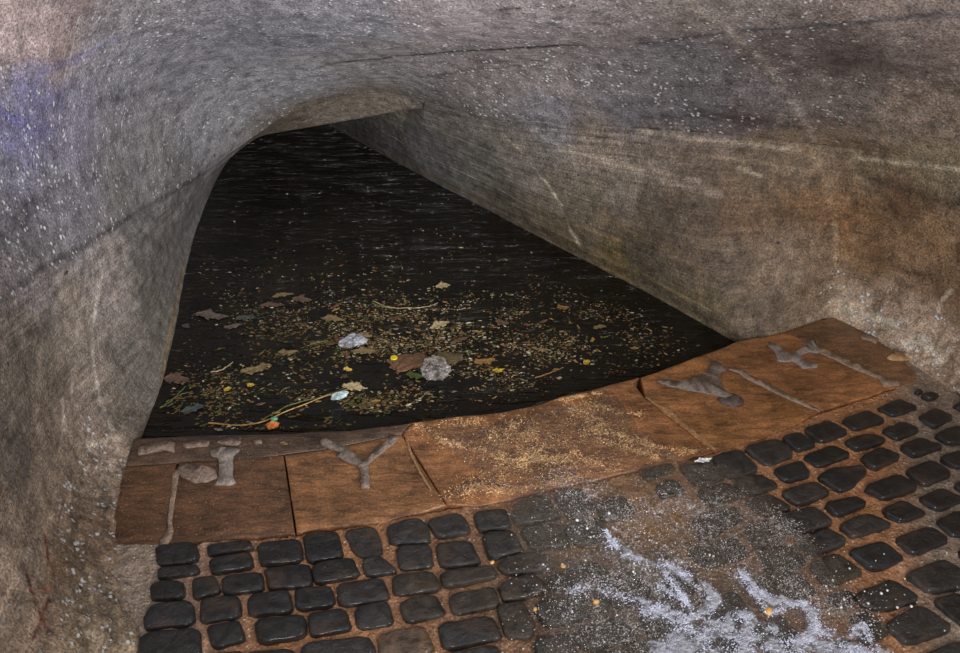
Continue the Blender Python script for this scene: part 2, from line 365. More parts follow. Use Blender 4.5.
# mineral colour with its shading painted in, place by place (sRGB)
stain_shade = [(20, 15, 158, 142, 138), (60, 45, 134, 119, 116), (120, 20, 120, 115, 117), (25, 90, 112, 108, 122), (25, 125, 104, 101, 124), (70, 110, 112, 108, 120), (10, 170, 104, 102, 112),
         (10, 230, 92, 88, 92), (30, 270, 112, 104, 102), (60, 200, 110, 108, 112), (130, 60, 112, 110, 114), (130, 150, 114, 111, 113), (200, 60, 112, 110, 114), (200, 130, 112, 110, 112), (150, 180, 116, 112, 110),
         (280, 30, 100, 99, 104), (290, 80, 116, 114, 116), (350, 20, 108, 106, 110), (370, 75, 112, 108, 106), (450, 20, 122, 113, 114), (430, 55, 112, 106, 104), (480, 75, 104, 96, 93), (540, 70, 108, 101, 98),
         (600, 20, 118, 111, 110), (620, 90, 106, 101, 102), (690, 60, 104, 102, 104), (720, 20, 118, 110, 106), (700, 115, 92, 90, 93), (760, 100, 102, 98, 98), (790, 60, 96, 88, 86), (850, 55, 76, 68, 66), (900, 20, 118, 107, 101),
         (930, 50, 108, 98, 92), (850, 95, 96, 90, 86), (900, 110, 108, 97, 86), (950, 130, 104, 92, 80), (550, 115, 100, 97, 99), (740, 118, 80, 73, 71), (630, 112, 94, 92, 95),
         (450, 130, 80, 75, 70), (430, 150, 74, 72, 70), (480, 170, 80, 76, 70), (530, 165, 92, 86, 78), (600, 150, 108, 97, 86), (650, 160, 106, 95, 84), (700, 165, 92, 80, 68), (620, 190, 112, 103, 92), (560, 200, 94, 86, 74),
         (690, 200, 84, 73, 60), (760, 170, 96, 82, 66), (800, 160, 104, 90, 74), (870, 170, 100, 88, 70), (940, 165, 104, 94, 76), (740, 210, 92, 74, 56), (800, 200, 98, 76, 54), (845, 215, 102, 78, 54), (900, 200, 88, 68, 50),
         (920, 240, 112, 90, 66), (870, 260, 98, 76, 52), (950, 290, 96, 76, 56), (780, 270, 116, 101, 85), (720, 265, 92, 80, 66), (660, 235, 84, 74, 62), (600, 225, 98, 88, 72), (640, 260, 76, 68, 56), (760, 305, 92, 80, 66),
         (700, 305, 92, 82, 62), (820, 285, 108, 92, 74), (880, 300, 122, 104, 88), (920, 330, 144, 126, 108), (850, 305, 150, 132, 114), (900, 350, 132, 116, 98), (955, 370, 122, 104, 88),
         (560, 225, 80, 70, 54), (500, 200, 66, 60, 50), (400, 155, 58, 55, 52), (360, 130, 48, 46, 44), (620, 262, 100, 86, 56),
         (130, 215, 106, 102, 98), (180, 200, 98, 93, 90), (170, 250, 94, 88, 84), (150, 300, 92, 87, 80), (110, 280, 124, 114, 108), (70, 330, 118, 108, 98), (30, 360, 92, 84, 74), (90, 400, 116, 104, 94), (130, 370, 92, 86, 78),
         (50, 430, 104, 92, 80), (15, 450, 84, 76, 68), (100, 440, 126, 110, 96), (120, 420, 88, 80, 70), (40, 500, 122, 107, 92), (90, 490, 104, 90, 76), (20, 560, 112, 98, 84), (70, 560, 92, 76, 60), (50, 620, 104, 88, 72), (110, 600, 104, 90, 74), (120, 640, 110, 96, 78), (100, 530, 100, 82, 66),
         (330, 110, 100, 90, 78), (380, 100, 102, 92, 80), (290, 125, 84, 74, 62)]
SP = []; SC = []
for x, y, r_, g_, b_ in stain_shade:
    h = hit(x, y)
    if h is not None: SP.append(h); SC.append(alb((r_, g_, b_)))
SP = np.array(SP); SC = np.array(SC)
# drawn marks: (points in the photograph, width m, colour, strength)
marks = [([(190, 42), (260, 40), (330, 48)], .03, (96, 94, 100), .5), ([(425, 78), (470, 70), (520, 66)], .010, (70, 64, 62), .7), ([(640, 118), (700, 116), (770, 128)], .010, (64, 58, 58), .7), ([(430, 112), (500, 122), (560, 128), (620, 132)], .006, (60, 54, 50), .7),
         ([(350, 140), (400, 160), (470, 196), (520, 222)], .006, (104, 98, 90), .6), ([(380, 130), (430, 158), (500, 190), (545, 215)], .003, (118, 110, 98), .7), ([(400, 125), (460, 155), (530, 185)], .003, (114, 106, 94), .7), ([(420, 122), (480, 148), (530, 170)], .003, (118, 108, 92), .6),
         ([(600, 170), (660, 192), (740, 215)], .007, (74, 62, 50), .6), ([(660, 150), (740, 168), (820, 186)], .006, (76, 62, 48), .7), ([(700, 195), (780, 215), (830, 222)], .008, (78, 58, 40), .6), ([(880, 180), (930, 200), (958, 205)], .016, (62, 48, 36), .7), ([(860, 240), (890, 265), (940, 280)], .012, (72, 54, 36), .6),
         ([(115, 100), (150, 90), (175, 92)], .010, (84, 82, 88), .7), ([(20, 262), (60, 232), (110, 190), (150, 165)], .02, (88, 84, 86), .6), ([(0, 235), (30, 200), (70, 180)], .02, (70, 66, 70), .6), ([(0, 60), (40, 50), (60, 20)], .02, (160, 140, 132), .5), ([(140, 130), (200, 112), (250, 90), (300, 70)], .012, (140, 137, 138), .4),([(330, 63), (380, 59), (440, 53), (500, 50), (560, 44), (580, 44)], .009, (30, 28, 30), 1.0),
         ([(640, 42), (700, 35), (780, 30), (860, 22), (960, 14)], .012, (66, 66, 68), .9),
         ([(690, 0), (725, 28), (765, 62), (795, 108), (812, 140)], .012, (150, 140, 130), .6), ([(812, 150), (825, 180), (836, 225), (835, 280)], .007, (140, 118, 90), .6),
         ([(840, 215), (845, 240), (838, 262)], .02, (112, 82, 48), .5), ([(80, 18), (70, 60)], .006, (205, 180, 168), .9), ([(150, 165), (190, 110), (225, 95)], .004, (140, 132, 128), .5),
         ([(500, 132), (520, 150), (545, 182), (560, 205), (572, 232), (578, 242)], .003, (150, 136, 114), .8), ([(545, 180), (562, 205)], .005, (190, 175, 150), .8), ([(572, 232), (578, 242)], .012, (176, 160, 140), .8),
         ([(560, 150), (620, 165), (680, 185), (720, 195)], .014, (140, 128, 114), .6), ([(640, 130), (700, 140), (780, 148), (860, 158), (960, 170)], .008, (160, 148, 128), .8),
         ([(600, 125), (650, 128), (700, 132)], .004, (60, 56, 54), .7), ([(640, 148), (720, 158), (800, 168)], .008, (145, 130, 110), .5),
         ([(590, 135), (640, 143), (665, 147)], .0025, (35, 30, 28), .9), ([(700, 110), (760, 122), (800, 128)], .016, (62, 54, 52), .85), ([(760, 52), (830, 62), (880, 65), (940, 70)], .02, (66, 58, 56), .6),
         ([(105, 260), (97, 300), (92, 350), (97, 400), (110, 430)], .010, (160, 150, 140), .75), ([(88, 270), (80, 320), (76, 350)], .006, (140, 130, 120), .5), ([(62, 400), (64, 430)], .008, (165, 150, 140), .7), ([(72, 380), (70, 400)], .006, (160, 146, 136), .6),
         ([(40, 350), (38, 430)], .012, (126, 114, 100), .5), ([(155, 240), (175, 215), (190, 195)], .012, (128, 122, 116), .5),
         ([(148, 432), (155, 400), (163, 365), (172, 320), (183, 270)], .008, (104, 86, 54), .9), ([(150, 428), (158, 396), (165, 360)], .003, (190, 165, 120), .8),
         ([(0, 300), (40, 270), (90, 242), (125, 220), (160, 200), (195, 178), (225, 155)], .010, (64, 60, 60), .85), ([(20, 250), (60, 205), (100, 175)], .018, (82, 78, 80), .5), ([(100, 100), (135, 95)], .012, (70, 68, 74), .6),
         ([(580, 248), (640, 272), (700, 305), (755, 330)], .006, (128, 112, 76), .45), ([(350, 138), (450, 185), (560, 240), (640, 280), (735, 335)], .016, (62, 52, 38), .8), ([(600, 215), (660, 245), (700, 270)], .012, (110, 94, 66), .4), ([(575, 225), (620, 240)], .008, (132, 112, 78), .5),
         ([(470, 62), (512, 62)], .012, (66, 60, 58), .8), ([(520, 58), (545, 62)], .006, (60, 56, 54), .8), ([(500, 8), (520, 6)], .008, (60, 58, 58), .8), ([(590, 20), (608, 22)], .008, (58, 56, 56), .8), ([(548, 20), (556, 22)], .006, (60, 58, 58), .8),
         ([(0, 112), (14, 118), (26, 126)], .016, (74, 72, 128), .5), ([(6, 118), (12, 122)], .006, (130, 130, 190), .5), ([(40, 70), (90, 55), (118, 40)], .014, (108, 104, 140), .5), ([(35, 130), (55, 128)], .016, (60, 58, 90), .6), ([(0, 140), (8, 150)], .016, (84, 84, 124), .5), ([(20, 90), (60, 100)], .03, (100, 96, 136), .5),
         ([(28, 575), (32, 590), (39, 612), (44, 625), (51, 633)], .0055, (62, 30, 24), 1.), ([(49, 600), (44, 612), (38, 628), (33, 638)], .0055, (66, 32, 24), 1.), ([(47, 535), (49, 558), (56, 576)], .005, (84, 38, 28), 1.), ([(42, 590), (52, 588)], .006, (140, 84, 52), .6),
         ([(835, 225), (836, 260), (838, 292), (830, 305), (818, 315)], .005, (170, 152, 130), .5), ([(844, 290), (842, 300)], .006, (190, 174, 156), .7), ([(950, 290), (940, 302), (938, 312)], .005, (190, 176, 158), .7), ([(958, 240), (958, 262)], .006, (50, 30, 18), .8),
         ([(845, 310), (880, 318), (905, 325)], .02, (200, 182, 164), .45), ([(905, 345), (920, 338), (940, 360)], .016, (205, 186, 168), .45), ([(85, 446), (115, 440)], .012, (178, 164, 146), .6), ([(100, 480), (112, 462)], .012, (150, 134, 118), .5),
         ([(800, 118), (840, 120)], .01, (76, 70, 66), .5), ([(655, 170), (700, 182)], .006, (166, 152, 136), .6), ([(738, 168), (760, 176)], .006, (176, 162, 142), .6)]
MK = []
for pts, w, c, s in marks:
    P = [hit(*p) for p in pts]; P = [p for p in P if p is not None]
    if len(P) > 1: MK.append((np.array(P), w, np.array(alb(c)), s))
def seg_dist(Q, P):
    best = np.full(len(Q), 1e9)
    for a, b in zip(P[:-1], P[1:]):
        ab = b-a; t = np.clip(((Q-a)@ab)/(ab@ab+1e-12), 0, 1); best = np.minimum(best, np.linalg.norm(Q-(a+t[:, None]*ab), axis=1))
    return best
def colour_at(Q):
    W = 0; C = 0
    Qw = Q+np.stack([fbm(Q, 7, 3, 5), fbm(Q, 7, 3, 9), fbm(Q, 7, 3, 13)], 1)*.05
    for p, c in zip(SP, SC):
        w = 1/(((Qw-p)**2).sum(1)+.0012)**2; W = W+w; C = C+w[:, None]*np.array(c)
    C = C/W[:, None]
    n = fbm(Q, 60, 3, 31); wob = np.stack([fbm(Q, 18, 3, 41), fbm(Q, 18, 3, 43), fbm(Q, 18, 3, 47)], 1)*.006
    for P, w, c, s in MK:
        lo = P.min(0)-.1; hi = P.max(0)+.1; m = np.all((Q > lo) & (Q < hi), axis=1)
        if not m.any(): continue
        dd = seg_dist(Q[m]+wob[m]*min(1, w/.01), P); a = s*np.exp(-(dd/w)**2)*np.clip(1.0+n[m]*1.2, 0, 1)
        C[m] = C[m]*(1-a[:, None])+c*a[:, None]
    return C

def shell(name, G, nu, nv, flip, amp, grit, streak, thick=.0, lock=None):
    N_ = grid_normals(G, nu, nv)
    if flip: N_ = -N_
    dsp = fbm(G, 3.0, 3, 3)*.012+fbm(G, 14, 3, 4)*.0035+fbm(G, 45, 2, 6)*.0016
    chan = np.clip((G[:, 1]-1.75)/.25, 0, 1)*np.clip((1.05-G[:, 0])/.2, 0, 1)*np.clip((.45-G[:, 2])/.1, 0, 1)
    dsp = dsp*amp*(1-.75*chan)
    rowi = np.repeat(np.arange(nv), nu)
    if lock: dsp = dsp*lock(rowi)
    toe_ = np.clip((.17-G[:, 2])/.06, 0, 1)*np.clip((G[:, 0]-1.13)/.06, 0, 1)+np.clip((.13-G[:, 2])/.06, 0, 1)*np.clip((1.72-G[:, 1])/.1, 0, 1)*(G[:, 0] < -.6)*.8
    dsp = dsp-toe_*np.clip(rowi/8, 0, 1)*(np.abs(fbm(G, 26, 3, 66))*.028-.006)
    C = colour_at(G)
    G2 = G+N_*dsp[:, None]
    f = grid_faces(nu, nv)
    if flip: f = f[:, ::-1]
    o = mesh_obj(name, G2, f.tolist(), M_PL)
    A = G.reshape(nv, nu, 3)
    u = np.r_[0, np.cumsum(np.linalg.norm(np.diff(A[nv//2], axis=0), axis=1))]
    v = np.r_[0, np.cumsum(np.linalg.norm(np.diff(A[:, nu//2], axis=0), axis=1))]
    UV = np.stack([np.tile(u, nv), np.repeat(v, nu)], 1)
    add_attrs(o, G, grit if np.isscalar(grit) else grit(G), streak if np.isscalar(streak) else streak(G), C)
    add_uv(o, UV)
    if thick:
        m = o.modifiers.new('thickness', 'SOLIDIFY'); m.thickness = thick; m.offset = -1
    tag(o, kind='structure')
    return o
def ease(n, a=12):
    return lambda r: np.clip(r/a, 0, 1)
ceil = shell('ceiling', GU, NR, NV, False, 1.0, lambda G: np.clip(.8+fbm(G, 4, 3, 77)*1.6-.4*np.clip(G[:, 0], 0, 1.5), .05, 1), .15, .06, lambda r: np.clip(r/14, 0, 1))
def toe(G):
    return 1.0
wl = shell('wall_left', GL, nul, nvl, False, 1.0, lambda G: np.where((G[:, 2] < .12) & (G[:, 1] < 1.7), .7, .12), .75, .0, lambda r: np.clip((nvl-1-r)/14, 0, 1)*(1+.8*np.clip(1-r/40, 0, 1)))
wr = shell('wall_right', GR, nur, nvr, False, 1.0, lambda G: np.where((G[:, 2] < .16) & (G[:, 0] > 1.15), 1.0, .10), lambda G: np.clip(1.0-.7*np.clip((G[:, 0]-.3)/.7, 0, 1), .2, 1), .0,
           lambda r: np.clip((nvr-1-r)/14, 0, 1)*(1+1.5*np.clip(1-r/45, 0, 1)))
ws = shell('ceiling_low_arch', GS, nus, nvs, False, .5, .3, .5, .0, lambda r: np.clip(r/6, 0, 1))

# ------------------------------------------------------------------ water in the channel
def flat_poly(name, pts, z, mat):
    bm = bmesh.new(); vs = [bm.verts.new((p[0], p[1], z)) for p in pts]; f = bm.faces.new(vs)
    if f.normal.z < 0: f.normal_flip()
    r = bmesh.ops.extrude_face_region(bm, geom=[f]); 
    for v in [g for g in r['geom'] if isinstance(g, bmesh.types.BMVert)]: v.co.z = z
    for v in vs: v.co.z = z-.25
    bmesh.ops.recalc_face_normals(bm, faces=bm.faces)
    return bm_obj(name, bm, mat, smooth=False)
wpts = [V3(-1.03, 1.66, 0), V3(-1.30, 2.6, 0), V3(-1.40, 3.6, 0), V3(-1.6, 4.9, 0), V3(-1.45, 4.9, 0), V3(.0, 3.50, 0), V3(.62, 2.9, 0), V3(.98, 2.42, 0), V3(.96, 2.2, 0), V3(.55, 1.92, 0), V3(0, 1.75, 0), V3(-.6, 1.66, 0)]
water = flat_poly('canal_water', wpts, -.04, M_WA); tag(water, 'dark still water filling the channel behind the stone sill', 'water', kind='stuff')

# ------------------------------------------------------------------ sill slabs
def poly_px(pts, z=0.0, org=None, sc=1.0):
    if org: pts = [(org[0]+x/sc, org[1]+y/sc) for x, y in pts]
    return [gp(x, y, z)[:2] for x, y in pts]
def chaikin(P, n=2, w=.25):
    P = np.asarray(P, float)
    for _ in range(n):
        Q = np.roll(P, -1, 0); P = np.stack([P*(1-w)+Q*w, P*w+Q*(1-w)], 1).reshape(-1, 2)
    return P
def subdiv_edge(P, step):
    out = []
    for a, b in zip(P, np.roll(P, -1, 0)):
        n = max(1, int(np.linalg.norm(b-a)/step)); out += [a+(b-a)*k/n for k in range(n)]
    return np.array(out)
slab_cols = [(-1, 'x')]
def slab(pts, label, col, inset=.0012, jag=.0022, z=0.0, patches=()):
    P = np.array(poly_px(pts)); c = P.mean(0)
    area = .5*np.sum(P[:, 0]*np.roll(P[:, 1], -1)-np.roll(P[:, 0], -1)*P[:, 1])
    if area < 0: P = P[::-1]
    E = subdiv_edge(P, .012)
    Q3 = np.c_[E, np.zeros(len(E))]
    tn = np.roll(E, -1, 0)-np.roll(E, 1, 0); tn /= np.linalg.norm(tn, axis=1, keepdims=True)+1e-9; nin = np.stack([-tn[:, 1], tn[:, 0]], 1)
    E = E+nin*(inset+jag*(fbm(Q3, 25, 3, 11)*.5+.2))[:, None]
    n = len(E)
    def ringpts(off, zz):
        Q = E+nin*off; return np.c_[Q, np.full(n, zz)]
    rings = [ringpts(0, z-.12), ringpts(0, z-.004), ringpts(.0012, z-.001), ringpts(.003, z)]
    vs = np.vstack(rings); fs = []
    for r in range(3):
        for i in range(n):
            j = (i+1) % n; fs.append((r*n+i, r*n+j, (r+1)*n+j, (r+1)*n+i))
    # top: triangulated grid fill
    bm = bmesh.new(); bv = [bm.verts.new(v) for v in vs]
    for f in fs: bm.faces.new([bv[i] for i in f])
    top = bm.faces.new(bv[3*n:4*n]); bm.faces.new(bv[0:n][::-1])
    r = bmesh.ops.triangulate(bm, faces=[top], quad_method='BEAUTY', ngon_method='BEAUTY')
    for _ in range(3):
        bm.edges.ensure_lookup_table()
        ed = [e for e in bm.edges if e.calc_length() > .03 and all(v.co.z > z-.004 for v in e.verts)]
        if ed: bmesh.ops.subdivide_edges(bm, edges=ed, cuts=1, use_grid_fill=False)
        bmesh.ops.triangulate(bm, faces=[f for f in bm.faces if len(f.verts) > 4])
    for v in bm.verts:
        if v.co.z > z-.004:
            v.co.z += float(fbm(np.array([v.co]), 9, 3, 21)[0])*.004
    o = bm_obj('stone_slab', bm, M_SL)
    me = o.data; a = np.empty(len(me.vertices)*3); me.vertices.foreach_get('co', a); a = a.reshape(-1, 3)
    C = np.tile(np.array(alb(col)), (len(a), 1))*(1+.25*fbm(a, 5, 3, 51))[:, None]
    A = me.attributes.new('Col', 'FLOAT_COLOR', 'POINT'); A.data.foreach_set('color', np.c_[C, np.ones(len(a))].astype(np.float32).ravel())
    tag(o, label, 'paving slab', 'ochre stone slabs of the sill')
    return recentre(o)
s_back = slab([(133, 438), (210, 434), (280, 434), (320, 431), (351, 430), (389, 426), (413, 422), (402, 434), (322, 450), (255, 458), (177, 463), (123, 466)],
              'narrow ochre kerb slab along the water edge at the left, pale scale patches on top', (66, 50, 38))
s1 = slab([(122, 466), (177, 463), (166, 544), (140, 550), (108, 552), (106, 530), (112, 500)], 'ochre sill slab at far left, tight against the rough left wall', (80, 54, 34))
s2 = slab([(178, 463), (284, 455), (296, 534), (250, 538), (200, 541), (166, 544)], 'dark ochre sill slab with the hooked cramp, between the pale joint and the dark joint', (80, 54, 34))
s3 = slab([(284, 455), (322, 450), (402, 434), (447, 505), (420, 513), (400, 517), (385, 522), (350, 526), (330, 527), (296, 534)], 'ochre sill slab holding the stem of the Y-shaped cramp', (104, 70, 42))
s4 = slab([(402, 434), (413, 422), (450, 417), (500, 412), (520, 408), (540, 404), (560, 396), (600, 387), (640, 377), (634, 383), (645, 398), (715, 452), (680, 461), (640, 469), (600, 478), (550, 489), (510, 499), (480, 506), (447, 505)],
          'long orange sill slab in the middle, washed over by running water', (112, 74, 45))
s5 = slab([(640, 377), (672, 366), (704, 354), (728, 369), (822, 411), (790, 427), (760, 440), (715, 452), (645, 398)], 'orange sill slab carrying the three-armed cramp', (122, 82, 48))
s6 = slab([(704, 354), (735, 342), (760, 337), (787, 331), (812, 345), (900, 386), (870, 396), (840, 404), (822, 411), (728, 369)], 'orange sill slab between the two long pale joints on the right', (122, 82, 50))
s7 = slab([(787, 331), (832, 316), (862, 330), (892, 350), (917, 372), (918, 380), (900, 386), (812, 345)], 'brown sill slab in the far right corner beside the rough wall toe', (98, 70, 46))

# flat pieces cut from an outline
def plate(name, pts, org, sc, z0, z1, mat, parent=None, smooth_n=2, relief=.002):
    P = np.array(poly_px(pts, z0, org, sc))
    area = .5*np.sum(P[:, 0]*np.roll(P[:, 1], -1)-np.roll(P[:, 0], -1)*P[:, 1])
    if area < 0: P = P[::-1]
    P = subdiv_edge(P, .01); P = P+np.stack([fbm(np.c_[P, P[:, :1]*0], 70, 2, 3), fbm(np.c_[P, P[:, :1]*0], 70, 2, 8)], 1)*.002
    P = chaikin(P, 1)
    bm = bmesh.new(); n = len(P)
    b = [bm.verts.new((*p, z0-.004)) for p in P]; t = [bm.verts.new((*p, z1)) for p in P]
    for i in range(n): bm.faces.new((b[i], b[(i+1) % n], t[(i+1) % n], t[i]))
    top = bm.faces.new(t); bm.faces.new(b[::-1])
    bmesh.ops.bevel(bm, geom=[e for e in top.edges], offset=min(.0025, (z1-z0)*.6), segments=2, affect='EDGES')
    bmesh.ops.triangulate(bm, faces=[f for f in bm.faces if len(f.verts) > 4])
    for v in bm.verts:
        if v.co.z > z1-.003: v.co.z += float(fbm(np.array([v.co]), 60, 3, 5)[0])*relief
    o = bm_obj(name, bm, mat); 
    return o
M_IRON = mat_simple('scaled_iron', (100, 88, 78), .5, .2, .55, 140, .5, .006)
M_LEAD = mat_simple('grey_lead', (116, 106, 98), .42, .3, .45, 150, .5, .005)
M_DIRON = mat_simple('dark_wet_iron', (70, 58, 54), .35, .4, .4, 120, .5, .006)
M_LIME = mat_simple('pale_lime_joint', (122, 104, 88), .55, .1, .5, 170, .4, .006)
M_GLIT = mat_simple('wet_joint_painted_glint', (128, 98, 66), .3, .4, .6, 190, .5, .006)  # glint of the water lying in the joint is put into this tan
M_SCALE = mat_simple('pale_scale', (106, 90, 78), .6, 0, .6, 120, .4, .005)
O1 = (100, 420); O2 = (270, 410); O5 = (640, 330); O6 = (770, 290); Z = 5.02
TZ = .003
c1 = bpy.data.objects.new('iron_cramp', None); COL.objects.link(c1); c1.location = gp(222, 466, TZ)
def child_of(root, o):
    o.parent = root; o.matrix_parent_inverse = Matrix.Translation(root.location).inverted(); return o
child_of(c1, plate('bar', [(550, 160), (590, 143), (650, 140), (705, 150), (675, 175), (670, 200), (668, 290), (682, 318), (655, 328), (573, 328), (595, 300), (600, 250), (597, 195), (560, 180)], O1, Z, TZ, TZ+.004, M_LEAD))
child_of(c1, plate('hooked_arm', [(385, 240), (420, 222), (500, 225), (580, 250), (592, 290), (540, 310), (480, 318), (420, 292), (395, 270)], O1, Z, TZ, TZ+.002, M_SCALE))
tag(c1, 'flat grey hooked metal cramp with a short crossbar let into the left sill slab', 'metal cramp', 'metal cramps in the sill')
c2 = plate('iron_cramp', [(250, 160), (265, 145), (330, 165), (400, 205), (455, 250), (485, 262), (520, 215), (620, 125), (645, 130), (632, 160), (560, 218), (510, 258), (492, 290), (502, 370), (500, 392), (452, 392), (458, 370), (455, 300), (440, 280), (390, 265), (330, 232), (362, 220), (265, 182)], O2, Z, TZ, TZ+.005, M_IRON)
tag(recentre(c2), 'rusty grey Y-shaped metal cramp lying across the sill left of the running water', 'metal cramp', 'metal cramps in the sill')
c3 = bpy.data.objects.new('iron_cramp', None); COL.objects.link(c3); c3.location = gp(715, 388, TZ)
child_of(c3, plate('body', [(80, 255), (110, 250), (180, 262), (280, 245), (345, 205), (352, 165), (385, 160), (440, 205), (400, 215), (405, 270), (420, 310), (470, 335), (420, 345), (380, 330), (300, 315), (200, 295), (130, 280)], O5, Z, TZ, TZ+.005, M_IRON))
child_of(c3, plate('rusted_foot', [(385, 350), (430, 330), (470, 320), (515, 345), (520, 375), (480, 385), (420, 375)], O5, Z, TZ, TZ+.004, M_DIRON))
tag(c3, 'grey three-armed metal cramp with a dark wet foot, right of the running water', 'metal cramp', 'metal cramps in the sill')
c4 = plate('iron_cramp', [(640, 75), (685, 70), (720, 110), (762, 125), (830, 80), (880, 50), (862, 85), (905, 115), (850, 112), (795, 130), (840, 162), (895, 170), (890, 188), (820, 195), (770, 160), (690, 158), (675, 110)], O5, Z, TZ, TZ+.004, M_LEAD)
tag(recentre(c4), 'pale grey twisted metal cramp nearest the right wall corner', 'metal cramp', 'metal cramps in the sill')
def part_on(root, o, name=None):
    o.parent = root; o.matrix_parent_inverse = Matrix.Translation(root.location).inverted(); return o
def joint(root, pts, org, mat, h=.0022):
    part_on(root, plate('mortar_joint', pts, org, Z, .001, .001+h, mat))
joint(s2, [(385, 245), (368, 262), (355, 400), (340, 500), (342, 560), (300, 600), (300, 630), (340, 632), (362, 592), (370, 560), (364, 500), (378, 400), (398, 272)], O1, M_LIME)
joint(s6, [(440, 195), (500, 193), (560, 230), (700, 300), (900, 400), (905, 412), (840, 392), (700, 325), (540, 247), (490, 214)], O5, M_LIME)
joint(s7, [(160, 272), (230, 250), (240, 285), (340, 325), (450, 380), (560, 430), (655, 465), (650, 480), (570, 486), (545, 445), (430, 400), (330, 352), (215, 298)], O6, M_LIME)
joint(s4, [(24, 340), (36, 345), (70, 440), (116, 530), (158, 600), (150, 606), (106, 536), (58, 446)], (400, 370), M_GLIT)
joint(s5, [(20, 335), (40, 335), (130, 390), (250, 485), (380, 595), (375, 604), (240, 496), (120, 402)], O5, M_GLIT, .003)
for pl in ([(190, 140), (310, 105), (380, 110), (375, 160), (320, 150), (250, 165), (190, 175)], [(410, 125), (500, 100), (550, 105), (540, 130), (430, 140)], [(580, 110), (650, 88), (710, 105), (690, 125), (620, 125)], [(765, 100), (810, 98), (815, 115), (775, 118)]):
    part_on(s_back, plate('scale_patch', pl, O1, Z, .003, .0045, M_SCALE, relief=.001))
part_on(s7, plate('pale_patch', [(450, 225), (500, 228), (560, 240), (530, 270), (500, 255), (460, 245)], O6, Z, .002, .005, M_LIME))
part_on(s7, plate('pale_patch', [(585, 340), (640, 310), (705, 320), (710, 345), (660, 355), (600, 350)], O6, Z, .002, .006, mat_simple('ochre_patch', (150, 118, 84))))

